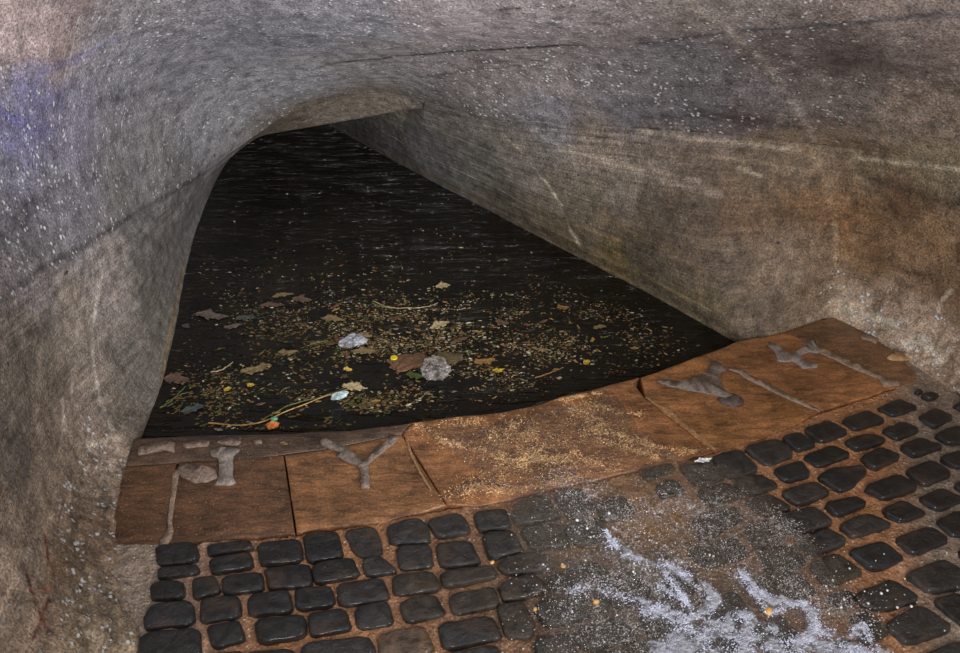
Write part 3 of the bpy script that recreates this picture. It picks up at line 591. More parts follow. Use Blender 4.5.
# ------------------------------------------------------------------ cobbles
T = {1: (130, 510), 4: (230, 510), 5: (330, 510), 3: (400, 480), 6: (480, 510), 2: (620, 420), 7: (760, 380), 8: (760, 510)}
SC_ = 4.565
cob = [
 (1, 0, [(120,165),(300,152),(315,205),(300,235),(125,255)]), (1, 0, [(130,268),(310,250),(312,290),(125,312)]), (1, 0, [(92,345),(150,322),(248,335),(245,400),(100,410)]),
 (1, 3, [(60,500),(100,440),(280,415),(290,515),(70,545)]), (1, 0, [(50,572),(320,537),(318,665),(45,672)]), (1, 0, [(355,160),(550,140),(560,180),(355,208)]), (1, 0, [(365,228),(550,195),(560,260),(375,290)]),
 (1, 0, [(285,315),(390,300),(415,375),(290,405)]), (1, 0, [(420,308),(600,282),(612,360),(430,385)]), (1, 0, [(580,155),(775,132),(790,230),(600,252)]), (1, 0, [(617,268),(820,245),(832,345),(635,362)]),
 (1, 0, [(328,410),(500,392),(505,488),(322,513)]), (1, 0, [(345,530),(500,503),(528,590),(380,632)]), (1, 0, [(540,388),(728,367),(740,465),(540,480)]), (1, 0, [(567,502),(795,478),(802,573),(590,608)]),
 (4, 0, [(335,110),(490,98),(518,215),(352,235)]), (4, 0, [(378,247),(560,218),(593,300),(385,335)]), (4, 0, [(297,357),(460,347),(480,435),(302,453)]), (4, 0, [(357,475),(530,453),(558,545),(367,578)]),
 (4, 1, [(487,335),(700,312),(733,410),(497,438)]), (4, 1, [(567,450),(720,417),(753,523),(582,546)]), (4, 1, [(330,612),(640,578),(660,665),(320,700)]), (4, 1, [(522,97),(665,75),(700,190),(640,228),(562,190)]), (4, 1, [(602,237),(680,208),(773,285),(622,303)]), (4, 0, [(80,652),(290,634),(308,725),(80,742)]),
 (5, 1, [(258,80),(320,55),(400,42),(445,72),(458,148),(280,155)]), (5, 1, [(300,168),(455,155),(475,258),(320,278)]), (5, 1, [(440,47),(600,14),(648,100),(492,128)]), (5, 1, [(482,150),(640,137),(688,243),(502,263)]), (5, 1, [(652,12),(800,-5),(828,80),(682,98)]), (5, 1, [(692,112),(838,92),(883,185),(732,228)]),
 (5, 2, [(287,302),(470,280),(513,363),(292,393)]), (5, 2, [(507,287),(740,257),(768,308),(522,358)]), (5, 2, [(320,430),(380,400),(480,388),(532,478),(345,518)]), (5, 2, [(542,387),(750,352),(772,438),(562,478)]), (5, 1, [(492,522),(740,482),(788,588),(522,633)]), (5, 'T', [(217,572),(430,532),(478,650),(225,688)]), (5, 1, [(540,660),(760,617),(788,698),(560,738)]),
 (3, 2, [(445,382),(500,347),(650,332),(688,398),(600,428),(462,425)]), (3, 2, [(447,482),(600,427),(688,493),(560,543),(470,548)]), (3, 2, [(442,572),(560,552),(618,653),(600,718),(482,718)]), (3, 'W', [(517,102),(670,67),(698,120),(738,163),(600,198),(522,188)]), (3, 'W', [(692,67),(830,37),(898,140),(780,178)]), (3, 'W', [(547,222),(720,202),(778,298),(602,318)]), (3, 'W', [(742,210),(900,172),(958,258),(802,298)]),
 (6, 'W', [(310,312),(520,232),(600,290),(560,330),(340,368)]), (6, 'W', [(242,432),(520,362),(598,450),(312,538)]), (6, 'W', [(542,342),(720,282),(788,380),(622,448)]), (6, 'W', [(242,592),(400,562),(448,653),(420,718),(272,718)]), (6, 'W', [(422,552),(640,492),(728,590),(462,638)]), (6, 'W', [(463,667),(600,642),(648,730),(482,758)]), (6, 'W', [(722,472),(880,422),(948,540),(782,578)]), (6, 'W', [(612,652),(780,602),(848,700),(662,738)]), (6, 'W', [(822,302),(960,262),(1008,360),(862,408)]),
 (2, 'W', [(85,237),(240,197),(255,230),(130,278)]), (2, 'W', [(267,207),(410,172),(488,270),(340,298)]), (2, 1, [(415,167),(545,134),(638,230),(502,268)]), (2, 'W', [(160,302),(250,270),(300,330),(190,355)]), (2, 'W', [(347,322),(490,287),(588,350),(402,393)]), (2, 1, [(512,282),(640,247),(728,300),(602,343)]), (2, 1, [(562,125),(715,87),(800,155),(672,213)]),
 (2, 2, [(567,370),(690,342),(788,405),(652,438)]), (2, 'W', [(332,442),(530,392),(568,450),(450,518),(372,548)]), (2, 'W', [(562,492),(690,452),(768,540),(622,588)]), (2, 1, [(703,442),(880,397),(985,470),(792,528)]), (2, 'W', [(302,602),(520,542),(598,610),(402,678)]), (2, 'W', [(622,602),(780,572),(858,650),(722,718)]),
 (7, 3, [(97,262),(180,240),(258,295),(170,326)]), (7, 3, [(54,410),(190,368),(233,435),(112,463)]), (7, 1, [(90,510),(250,462),(325,518),(172,570)]), (7, 0, [(197,225),(310,184),(408,240),(282,288)]), (7, 0, [(192,345),(330,297),(423,340),(267,398)]), (7, 0, [(265,440),(310,407),(470,392),(486,420),(430,480),(370,508)]),
 (7, 0, [(367,185),(490,142),(578,185),(432,233)]), (7, 0, [(382,285),(440,257),(520,250),(578,280),(440,320)]), (7, 0, [(457,350),(550,310),(648,350),(540,403),(495,393)]), (7, 0, [(472,485),(630,432),(728,495),(560,548)]), (7, 0, [(292,565),(440,530),(493,565),(352,626)]), (7, 0, [(532,130),(600,97),(640,87),(723,125),(620,163)]), (7, 0, [(552,230),(650,192),(733,230),(630,273)]),
 (7, 0, [(637,300),(735,264),(843,305),(700,348)]), (7, 0, [(662,410),(790,370),(883,430),(750,483)]), (7, 0, [(553,590),(650,552),(763,610),(642,653)]), (7, 3, [(717,172),(800,127),(888,165),(800,213)]), (7, 0, [(797,247),(900,207),(962,230),(965,285),(860,288)]), (7, 0, [(822,350),(920,317),(1000,342),(1000,388),(890,398)]), (7, 0, [(719,540),(830,492),(948,540),(810,598)]), (7, 0, [(735,72),(780,57),(820,73),(780,90)]), (7, 0, [(705,55),(725,42),(745,52),(725,64)]), (7, 0, [(882,480),(960,442),(1018,480),(950,518)]), (7, 0, [(880,118),(940,88),(1000,118),(940,140)]),
 (8, 1, [(362,70),(440,30),(500,22),(608,70),(430,128)]), (8, 1, [(153,140),(310,87),(403,150),(232,213)]), (8, 3, [(397,190),(560,142),(668,220),(550,268),(500,263)]), (8, 0, [(607,132),(780,77),(868,140),(702,208)]), (8, 0, [(562,15),(680,-25),(768,15),(650,58)]), (8, 0, [(802,50),(900,2),(1000,50),(1000,108),(880,118)]),
 (8, 'W', [(217,247),(350,197),(478,290),(302,348)]), (8, 1, [(667,290),(830,227),(960,290),(960,348),(770,378)]), (8, 1, [(432,380),(610,312),(733,410),(560,458),(452,430)]), (8, 1, [(572,520),(720,432),(893,540),(662,618)]), (8, 0, [(787,410),(900,382),(1010,440),(1010,540),(932,538)]), (8, 1, [(302,390),(420,372),(438,430),(352,448)]), (8, 'W', [(-18,182),(120,162),(198,260),(42,298)]), (8, 1, [(702,680),(900,602),(1010,640),(1010,718),(802,738)]), (8, 'W', [(-78,312),(180,292),(258,380),(62,418)]), (8, 'W', [(402,482),(500,462),(598,560),(472,618)])]
CB = []
for t, m, pts in cob:
    o = T[t]; P = np.array(poly_px([(o[0]+x/SC_, o[1]+y/SC_) for x, y in pts], .004)); CB.append((P, m))
# the paving carries on under the foam and a little towards the viewer
centres = [p.mean(0) for p, _ in CB]
def area_of(P): return abs(.5*np.sum(P[:, 0]*np.roll(P[:, 1], -1)-np.roll(P[:, 0], -1)*P[:, 1]))
rad = [math.sqrt(area_of(p)/math.pi) for p, _ in CB]
rng_ = random.Random(3)
front_line = np.array([gp(x, y)[:2] for x, y in [(155, 545), (296, 534), (350, 526), (400, 517), (447, 507), (510, 499), (600, 478), (715, 452), (822, 411), (900, 386), (960, 360)]])
def front_y(x): return np.interp(x, front_line[:, 0], front_line[:, 1])
for jy in range(0, 16):
    for ix in range(-8, 16):
        a = math.radians(12+ix*1.2)
        x = ix*.108+(jy % 2)*.02; y = .42+jy*.088+x*.22+.02*rng_.random()
        if math.hypot(x-gp(652, 528)[0], y-gp(652, 528)[1]) < .10: continue
        if x < -.70 or x > 1.45 or y > front_y(x)-.06 or y > 1.9: continue
        c = np.array([x, y])
        if any(np.linalg.norm(c-q) < r+.043 for q, r in zip(centres, rad)): continue
        w, h = .042+.006*rng_.random(), .034+.006*rng_.random()
        P = np.array([[-w, -h], [w, -h*.9], [w*.95, h], [-w, h*.95]]); R = np.array([[math.cos(a), -math.sin(a)], [math.sin(a), math.cos(a)]])
        CB.append(((P@R.T)+c, 'W' if (0 < x < .75 and y > .8) else rng_.choice([0, 1, 3]))); centres.append(c); rad.append(.044)
def cobble_mesh(P, seed):
    area = .5*np.sum(P[:, 0]*np.roll(P[:, 1], -1)-np.roll(P[:, 0], -1)*P[:, 1])
    if area < 0: P = P[::-1]
    c0 = P.mean(0); P = c0+(P-c0)*1.065; Q = chaikin(P, 1, .13); Q = subdiv_edge(Q, .009); Q = chaikin(Q, 1, .25)[::2]; n = len(Q); c = Q.mean(0)
    Q3 = np.c_[Q, np.zeros(n)]; wob = fbm(Q3, 45, 3, seed % 97)*.05
    Q = c+(Q-c)*(1.0+wob[:, None])
    tilt = np.array([random.gauss(0, .02), random.gauss(0, .02)]); zo = random.gauss(0, .0012)
    rings = []
    for s, z in ((1.03, -.035), (1.01, -.010), (.995, -.001), (.975, .005), (.93, .0085), (.8, .0095), (.5, .0098), (.25, .0098)):
        R = c+(Q-c)*s; z_ = z+zo+(R-c)@tilt+fbm(np.c_[R, np.full(n, seed*.1)], 38, 3, 5)*(.004 if z > 0 else .001)
        rings.append(np.c_[R, z_])
    vs = np.vstack(rings+[np.array([[c[0], c[1], .0095+zo]])]); fs = []; k = len(rings)
    for r in range(k-1):
        for i in range(n):
            j = (i+1) % n; fs.append((r*n+i, r*n+j, (r+1)*n+j, (r+1)*n+i))
    for i in range(n): fs.append(((k-1)*n+i, (k-1)*n+(i+1) % n, k*n))
    return vs, fs
floor = bpy.data.objects.new('floor', None); COL.objects.link(floor); tag(floor, kind='structure')
def screen_size(P):
    c = P.mean(0); return area_of(P)/(c[0]**2+c[1]**2+CZ**2)**1.5 * (1 if c[1] > 1.02 and abs(c[0]) < 1.6 else .05)
order = sorted(range(len(CB)), key=lambda i: -screen_size(CB[i][0])+(1 if i >= len(cob) else 0))
MM = lambda m: M_TAN if m == 'T' else M_WETC if m == 'W' else M_COB[m]
rest_v, rest_f, rest_m = [], [], []; off = 0
for k, i in enumerate(order):
    P, m = CB[i]; vs, fs = cobble_mesh(P, i)
    if k < 100:
        o = mesh_obj('cobblestone', vs, fs, MM(m), floor)
        if m == 'T': o['label'] = 'worn tan cobblestone'
    else:
        rest_v.append(vs); rest_f += [tuple(x+off for x in f) for f in fs]; rest_m += [0 if m == 'W' else 1]*len(fs); off += len(vs)
if rest_v:
    o = mesh_obj('cobblestones', np.vstack(rest_v), rest_f, M_WETC, floor); o.data.materials.append(M_COB[0])
    o.data.polygons.foreach_set('material_index', rest_m); o['kind'] = 'stuff'
# mortar bed
xs = np.linspace(-1.15, 1.75, 520); ys = np.linspace(.2, 2.45, 420)
X, Y = np.meshgrid(xs, ys); G = np.c_[X.ravel(), Y.ravel(), np.zeros(X.size)]
fy = np.interp(G[:, 0], front_line[:, 0], front_line[:, 1])
G[:, 2] = -.004+fbm(G, 30, 4, 61)*.006+fbm(G, 8, 2, 62)*.004
dist_l = G[:, 0]+.74; 
G[:, 2] += .012*np.clip(-(dist_l)/.12, 0, 1)
G[:, 2] = np.where((G[:, 1] > fy) & (G[:, 0] < 1.26), -.03-np.clip((G[:, 1]-fy)*3, 0, .3), G[:, 2])
grey = np.array(alb((112, 97, 84))); tan = np.array(alb((140, 98, 66))); ora = np.array(alb((120, 84, 44))); pink = np.array(alb((122, 100, 86)))
gl_ = np.clip((-.45-G[:, 0])/.3, 0, 1); n8 = fbm(G, 9, 3, 65)
C = tan*(1-gl_[:, None])+pink*gl_[:, None]
g2 = np.clip((-.70-G[:, 0])/.05, 0, 1)+np.clip((G[:, 0]-1.2+(1.95-G[:, 1])*.35)/.12, 0, 1); g2 = np.clip(g2, 0, 1)
C = C*(1-g2[:, None])+grey*1.05*g2[:, None]
pc = gp(650, 525); wz = np.clip(1.3-np.hypot((G[:, 0]-.35)/.5, (G[:, 1]-1.25)/.42), 0, 1)[:, None]; C = C*(1-wz)+np.array(alb((84, 68, 54)))*wz; oo = np.clip(1.4-np.hypot((G[:, 0]-pc[0])/.22, (G[:, 1]-pc[1])/.16), 0, 1)*np.clip(.6+n8, 0, 1); C = C*(1-oo[:, None])+ora*oo[:, None]
bed = mesh_obj('mortar_bed', G, grid_faces(len(xs), len(ys)).tolist(), M_MO, floor)
A = bed.data.attributes.new('Col', 'FLOAT_COLOR', 'POINT'); A.data.foreach_set('color', np.c_[C, np.ones(len(G))].astype(np.float32).ravel())

# ------------------------------------------------------------------ running water and foam
def in_poly(Q, P):
    ins = np.zeros(len(Q), bool); j = len(P)-1
    for i in range(len(P)):
        xi, yi = P[i]; xj, yj = P[j]
        m = ((yi > Q[:, 1]) != (yj > Q[:, 1])) & (Q[:, 0] < (xj-xi)*(Q[:, 1]-yi)/(yj-yi+1e-12)+xi); ins ^= m; j = i
    return ins
def edge_dist(Q, P):
    P3 = np.c_[np.vstack([P, P[:1]]), np.zeros(len(P)+1)]; return seg_dist(np.c_[Q, np.zeros(len(Q))], P3)
def sheet(name, poly, z0, amp, mat, step=.004, edge=.05, extra=None):
    P = np.array(poly_px(poly, z0)); lo = P.min(0); hi = P.max(0)
    xs = np.arange(lo[0], hi[0], step); ys = np.arange(lo[1], hi[1], step); X, Y = np.meshgrid(xs, ys)
    G = np.c_[X.ravel(), Y.ravel(), np.zeros(X.size)]
    ins = in_poly(G[:, :2], P); dd = edge_dist(G[:, :2], P)*np.where(ins, 1, -1)+fbm(G, 9, 3, 71)*.045
    e = np.clip(dd/edge, 0, 1); e = e*e*(3-2*e)
    G[:, 2] = z0-.012*(1-e)+amp(G)*e
    return G, len(xs), len(ys), dd
def sheet_obj(name, G, nu, nv, keep, mat):
    f = grid_faces(nu, nv); f = f[keep[f].all(1)]
    used = np.unique(f); mp = -np.ones(len(G), int); mp[used] = np.arange(len(used))
    return mesh_obj(name, G[used], mp[f].tolist(), mat), used
def rip(G):
    flow = np.c_[G[:, 0]*.8+G[:, 1]*.3, G[:, 1]*1.3-G[:, 0]*.2, G[:, 2]]
    return (1-np.abs(fbm(flow, 24, 3, 81)))*.006+fbm(flow, 90, 2, 83)*.0022-.001
poly_flow = [(420, 424), (520, 410), (560, 397), (600, 388), (618, 392), (640, 425), (700, 452), (745, 462), (780, 500), (830, 545), (860, 590), (900, 640), (920, 700), (500, 700), (520, 640), (540, 585), (500, 545), (488, 500), (430, 500), (470, 470), (430, 445)]
G_, nu_, nv_, dd = sheet('flow', poly_flow, .006, rip, M_FI)
G_[:, 2] += .008*np.clip((1.62-G_[:, 1])/.1+.0, 0, 1)*np.clip(dd/.05, 0, 1)
flow, _ = sheet_obj('running_water', G_, nu_, nv_, dd > -.01, M_FI)
tag(flow, 'thin rippling water running over the middle of the sill and down the cobbles', 'water', kind='stuff')
def ico(r, sub=1):
    bm = bmesh.new(); bmesh.ops.create_icosphere(bm, subdivisions=sub, radius=r); v = [np.array(x.co) for x in bm.verts]; f = [[y.index for y in x.verts] for x in bm.faces]; bm.free(); return np.array(v), f
# bright beads put in for the glints of water running over the sill
sill_b = np.array([gp(x, y)[:2] for x, y in [(404, 426), (450, 420), (500, 415), (540, 408), (560, 400), (600, 392), (640, 383), (672, 372)]])
def gold_back(x): return np.interp(x, sill_b[:, 0], sill_b[:, 1])
def beads(name, lines, n, r0, mat, label, seed, z, spread=1):
    r = random.Random(seed); L = [(catmull([gp(x, y, z) for x, y in p], 30), w, q) for p, w, q in lines]; vs = []; fs = []; off = 0; c = 0; tot = [q for _, _, q in L]
    v1, f1 = ico(1.0, 1)
    while c < n:
        P, w, q = r.choices(L, tot)[0]; p = P[r.randrange(len(P))].copy(); sw = w*(spread*r.choice([.7, 1, 2.2]) if spread > 1 else 1); p[0] += r.gauss(0, sw); p[1] += r.gauss(0, sw*.8)
        if fbm(np.array([p]), 34, 3, seed)[0] < r.uniform(-.45, .3): continue
        if spread > 1 and (p[1] > gold_back(p[0]) or p[1] < front_y(p[0])+.004): continue
        s = r0*(.5+r.random()**2); vs.append(v1*V3(s*r.uniform(.8, 1.5), s, s*.7)+p); fs += [tuple(a+off for a in f) for f in f1]; off += len(v1); c += 1
    o = mesh_obj(name, np.vstack(vs), fs, mat); tag(o, label, 'foam', kind='stuff'); return o
M_GOLD = mat_simple('painted_gold_glint', (196, 146, 100), .18, .8, .5, 60, .8, .001)
beads('gold_glint_beads', [([(416, 424), (435, 436), (460, 446), (490, 452), (510, 462)], .008, 1.2), ([(500, 430), (530, 440), (560, 450)], .035, 3.2), ([(510, 465), (535, 458), (565, 455)], .03, 2.5), ([(440, 425), (480, 420), (520, 425)], .02, .7),
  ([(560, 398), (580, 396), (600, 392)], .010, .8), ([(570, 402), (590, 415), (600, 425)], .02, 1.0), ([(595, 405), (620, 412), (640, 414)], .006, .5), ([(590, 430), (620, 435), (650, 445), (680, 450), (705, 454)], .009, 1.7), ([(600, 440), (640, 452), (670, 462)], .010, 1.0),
  ([(580, 455), (600, 465), (620, 470)], .010, .8), ([(470, 488), (500, 490), (540, 486), (580, 478)], .010, 1.6), ([(455, 495), (480, 485), (500, 475)], .016, .8)], 10500, .0012, M_GOLD, 'golden beads standing for glints on the water over the middle slab', 31, .008, 1.25)
M_SILV = mat_simple('silver_glint_beads', (150, 144, 142), .12, .9, .5, 60, .9, .001)
beads('silver_glint_beads', [([(560, 480), (600, 510), (620, 540)], .05, 1), ([(560, 590), (620, 580), (680, 560)], .05, 1.2), ([(650, 500), (690, 520), (740, 540)], .05, .9), ([(560, 620), (640, 600), (700, 580)], .05, 1), ([(700, 500), (770, 520), (800, 560)], .035, .8), ([(740, 560), (800, 590), (860, 620)], .04, .8), ([(580, 650), (640, 640), (700, 660)], .05, .7)], 13000, .0012, M_SILV, 'silvery beads standing for glints on the water over the washed cobbles', 33, .0165)  # pale beads modelled in place of the sparkle on the wet cobbles
# foam
fl = [([(612, 543), (625, 553), (645, 562), (668, 566), (690, 578), (706, 590), (712, 602), (702, 614), (688, 618)], .016, 1.), ([(664, 572), (680, 592), (686, 602)], .010, .6), ([(742, 572), (752, 588), (775, 600), (800, 604), (812, 612), (816, 628), (808, 640)], .014, 1.),
      ([(752, 590), (770, 612), (800, 602)], .010, .6), ([(645, 612), (665, 610), (690, 625), (670, 640)], .022, .8), ([(700, 640), (730, 622), (750, 618), (745, 650)], .022, 1.), ([(664, 650), (720, 655), (780, 650), (840, 652), (880, 660)], .035, 1.), ([(800, 640), (850, 650), (890, 660)], .02, .9),
      ([(570, 592), (600, 580)], .012, .35), ([(690, 668), (800, 675), (900, 690)], .07, 1.), ([(640, 600), (700, 632), (760, 640)], .02, .6), ([(760, 625), (790, 640), (830, 632)], .018, .7), ([(655, 585), (690, 606)], .014, .5), ([(600, 590), (640, 600)], .014, .35), ([(850, 635), (862, 625), (870, 640)], .010, .7), ([(612, 543), (606, 530)], .006, .4)]
FP = [(np.array([gp(x, y, .014) for x, y in p]), w, s) for p, w, s in fl]
pf = [(590, 515), (700, 530), (800, 560), (880, 600), (930, 650), (960, 720), (560, 740), (560, 600)]
P = np.array(poly_px(pf, .014)); lo = P.min(0); hi = P.max(0); st = .0035
xs = np.arange(lo[0], hi[0], st); ys = np.arange(lo[1], hi[1], st); X, Y = np.meshgrid(xs, ys); G = np.c_[X.ravel(), Y.ravel(), np.full(X.size, .014)]
fo = np.zeros(len(G)); wob = np.stack([fbm(G, 22, 3, 91), fbm(G, 22, 3, 93), np.zeros(len(G))], 1)*.022
for p, w, s in FP: fo = np.maximum(fo, s*np.exp(-(seg_dist(G+wob, p)/(w*.95))**2))
holes = fbm(G, 30, 4, 95); fo2 = np.clip(fo*np.clip(1.05-1.9*np.abs(holes+.05)*(1-.3*fo)*1.0, 0, 1)+.55*np.clip(.10-np.abs(holes), 0, .1)/.1*np.clip(fo*1.6, 0, 1), 0, 1)
G[:, 2] = .011+.009*fo2+fbm(G, 40, 3, 96)*.003*fo2+np.abs(fbm(G, 110, 2, 97))*.004
foam, used = sheet_obj('foam', G, len(xs), len(ys), fo2 > .13, M_FO)
M_FB = mat_simple('foam_bubble', (168, 170, 200), .12, .9, .3, 60, .9, .001)
beads('foam_beads', [(p, w*.55, q*len(p)) for p, w, q in fl], 8000, .0014, M_FB, 'fine bubbles heaped along the white foam', 35, .019)
A = foam.data.attributes.new('foam', 'FLOAT', 'POINT'); A.data.foreach_set('value', fo2[used].astype(np.float32))
tag(foam, 'white foam swirling on the wet cobbles in the foreground', 'foam', kind='stuff')
# bubbles on the wet cobbles: nobody could count them
iv, if_ = ico(1.0, 2)
bv, bf = [], []; off = 0; rb = random.Random(5)
fpts = [(rb.gauss(640, 60), rb.gauss(560, 38)) for _ in range(420)]+[(rb.gauss(830, 45), rb.gauss(610, 25)) for _ in range(200)]+[(rb.gauss(560, 25), rb.gauss(520, 25)) for _ in range(90)]
for x, y in fpts:
    if y < 505 or y > 690: continue
    r = abs(rb.gauss(.0006, .0007))+.0005; p = gp(x, y, .016)
    bv.append(iv*V3(r, r, r*.8)+p); bf += [tuple(a+off for a in f) for f in if_]; off += len(iv)
M_BUB = mat_simple('bubble_white', (215, 215, 228), .12, .8, .2, 40, .9, .001)
bub = mesh_obj('foam_bubbles', np.vstack(bv), bf, M_BUB); tag(bub, 'scattered tiny bubbles and spray on the washed cobbles', 'foam', kind='stuff')
# a few big separate bubbles / drops
mdrop = mesh_obj('water_droplet', iv*V3(.0045, .0045, .0035)+V3(0, 0, .0035), if_, M_BUB); first = True
for x, y in [(844, 600), (881, 594), (887, 591), (897, 608), (911, 607), (868, 604), (577, 521), (609, 514), (587, 529), (841, 608)]:
    o = mdrop if first else mdrop.copy()
    if not first: COL.objects.link(o)
    first = False; o.location = gp(x, y, .0165 if x > 700 else .018); s = .6+.5*rb.random(); o.scale = (s, s, s)
    tag(o, 'bright round water droplet on a dark cobblestone near the foam', 'droplet', 'bright droplets around the foam')

# ------------------------------------------------------------------ things floating in the channel
WZ = -.0395
def leaf_mesh(name, L, W, mat, curl=.15, teeth=0.0, seed=0, kind='leaf'):
    r = random.Random(seed); n = 20; top = []; 
    ns = 7; ph = [r.uniform(0, 6.3) for _ in range(4)]; lob = [1+teeth*(.6*math.sin(i*.9+ph[0])+.4*math.sin(i*1.9+ph[1])) for i in range(n+1)]
    vs = []; fs = []
    for i in range(n+1):
        u = i/n; hw = W*.5*(math.sin(math.pi*u**.85)**.75)*lob[i] if 0 < i < n else W*.02
        for j in range(ns):
            v = (j/(ns-1))*2-1; x = (u-.5)*L; y = v*hw*(1+teeth*.8*math.sin(u*9+ph[2])*(v > 0))+W*.25*math.sin(u*3+ph[3])
            z = curl*W*(v*v*.5+.25*math.sin(u*5+seed))+.0012
            vs.append((x, y, z))
    for i in range(n):
        for j in range(ns-1):
            a = i*ns+j; fs.append((a, a+1, a+ns+1, a+ns))
    o = mesh_obj(name, vs, fs, mat); m = o.modifiers.new('thickness', 'SOLIDIFY'); m.thickness = .0007
    # keep the real lowest point on the water
    zs = [v.co.z for v in o.data.vertices]; mn = min(zs)
    for v in o.data.vertices: v.co.z -= mn-.0008
    return o
def px_size(px, py, z=WZ):                      # metres per photo pixel at that place
    p = gp(px, py, z); q = gp(px+1, py, z); return float(np.linalg.norm(p-q))
def place(o, px, py, ang, z=WZ):
    o.location = gp(px, py, z); o.rotation_euler = (0, 0, math.radians(ang)); return o
def LM(n, c, rough=.4, coat=.3): return mat_simple(n, c, rough, coat, .75, 150, .5, .004)
m_gl = LM('grey_leaf', (86, 74, 66)); m_gg = LM('grey_green_leaf', (58, 62, 56)); m_tn = LM('tan_leaf', (108, 90, 60)); m_bl = LM('blue_grey_leaf', (58, 66, 64)); m_br = LM('brown_leaf', (74, 56, 38))
m_yl = LM('yellow_leaf', (160, 134, 44)); m_or = LM('orange_leaf', (220, 150, 70)); m_gn = LM('green_leaf', (54, 66, 26)); m_pk = LM('pink_brown_leaf', (84, 64, 52)); m_cr = LM('cream_leaf', (150, 134, 100))
m_wh = LM('white_flake', (205, 198, 185)); m_och = LM('ochre_leaf', (120, 90, 48))
leaves = [((212, 316), 34, 18, 3, m_gl, 'large oval grey leaf floating near the left wall'), ((246, 319), 20, 14, 12, m_gg, 'grey green leaf just right of the large oval grey leaf'), ((233, 326), 18, 10, 6, m_gl, 'narrow grey leaf just below the large oval grey leaf'),
          ((186, 327), 9, 10, 0, m_bl, 'small blue grey leaf left of the large oval grey leaf'), ((283, 296), 22, 10, 8, m_tn, 'long tan leaf at the top of the left drift of debris'), ((302, 300), 20, 16, 10, m_pk, 'pinkish brown leaf at the top of the left drift of debris'), ((272, 306), 26, 10, 5, m_pk, 'thin brown leaf strip trailing from the large grey leaf'),
          ((256, 369), 30, 18, 8, m_tn, 'broad torn tan leaf above the left sill'), ((193, 410), 22, 16, 5, m_bl, 'oval blue grey leaf low in the left corner of the water'), ((176, 380), 26, 22, 10, m_pk, 'dull brown leaf beside the left wall'), ((288, 352), 20, 12, 6, m_tn, 'tan leaf on the left side of the main drift'),
          ((333, 320), 24, 14, 2, m_tn, 'dull tan leaf above the crumpled white wrapper'), ((440, 326), 22, 16, 14, m_cr, 'pale tan leaf upright at the right of the main drift'), ((443, 287), 15, 14, 4, m_cr, 'lone pale leaf far out on the dark water'), ((348, 370), 9, 9, 6, m_or, 'small bright orange leaf in open water'),
          ((345, 376), 7, 7, -8, m_br, 'small brown leaf touching the bright orange leaf'), ((415, 376), 18, 15, 4, m_gn, 'bright green leaf below the brown scrap'), ((354, 388), 24, 18, 5, m_cr, 'cream curled leaf near the end of the long stem'), ((366, 335), 14, 10, -20, m_tn, 'small tan leaf behind the crumpled white wrapper'),
          ((587, 363), 9, 10, 20, m_yl, 'small yellow leaf far right in the drift'), ((498, 370), 12, 9, 10, m_yl, 'yellow leaf in the middle of the right hand drift'), ((228, 390), 8, 9, 30, m_yl, 'curled yellow leaf near the left sill'), ((251, 386), 7, 9, 20, m_yl, 'yellow leaf end beside the curled yellow leaf'),
          ((600, 328), 14, 9, 10, m_tn, 'tan leaf in the upper right drift'), ((563, 308), 12, 10, 20, m_och, 'ochre leaf in the upper right drift'), ((540, 349), 18, 7, -12, m_tn, 'long thin tan leaf in the right hand drift'), ((485, 362), 22, 14, 25, m_och, 'ragged ochre leaf cluster piece in the middle of the drift'),
          ((365, 352), 26, 14, 8, m_tn, 'tan leaf strip under the crumpled white wrapper'), ((502, 323), 14, 12, 0, m_pk, 'reddish leaf in the middle of the drift'), ((395, 318), 16, 9, 12, m_br, 'brown leaf in the upper middle of the drift'), ((460, 340), 20, 8, 16, m_pk, 'brown pink strip at the right of the clear bag')]
for k, ((x, y), w, h, a, m, lab) in enumerate(leaves):
    s = px_size(x, y); o = leaf_mesh('leaf', w*s, h*s*.72, m, .12, .4, k+1); place(o, x, y, a*1.3); tag(o, lab, 'leaf', 'larger leaves floating on the water')
o = leaf_mesh('leaf', .022, .012, m_tn, .2, .1, 99); place(o, 284, 444, 5, .004); tag(o, 'small dry tan leaf lying on the kerb slab behind the dark joint', 'leaf')
# crumpled plastic
def crumple(name, px, py, w, d, h, mat, seed, label, cat):
    s = px_size(px, py); v, f = ico(1.0, 4); n = v/np.linalg.norm(v, axis=1, keepdims=True)
    r = .95+.75*fbm(n+seed, 1.6, 4, seed)+.3*(1-2*np.abs(fbm(n+seed, 5, 3, seed+3)))
    P = n*r[:, None]*V3(w*s/2, d*s/2, h); P[:, 2] = np.maximum(P[:, 2], -h*.25); P[:, 2] += h*.22
    o = mesh_obj(name, P, f, mat, smooth=False); place(o, px, py, seed*17 % 30); tag(o, label, cat); return o
M_PW = mat_plastic('white_film_plastic', (165, 165, 172), .7); M_PB = mat_plastic('clear_bag_plastic', (150, 142, 136), .6); M_PBL = mat_plastic('bluish_foil', (170, 185, 210), .95); M_PO = mat_simple('orange_wrapper', (225, 110, 50), .3, .5); M_TE = mat_simple('teal_wrapper', (70, 130, 100), .3, .5)
crumple('plastic_wrapper', 353, 341, 22, 16, .012, M_PW, 3, 'crumpled white plastic wrapper floating in the drift left of centre', 'wrapper')
crumple('plastic_bag', 436, 370, 24, 26, .018, M_PB, 5, 'crumpled clear plastic bag floating beside the green leaf', 'bag')
crumple('paper_scrap', 412, 362, 34, 22, .005, mat_simple('brown_wet_paper', (92, 66, 46), .4, .3, .7, 160), 8, 'brown wet scrap joined to the left side of the clear bag', 'scrap')
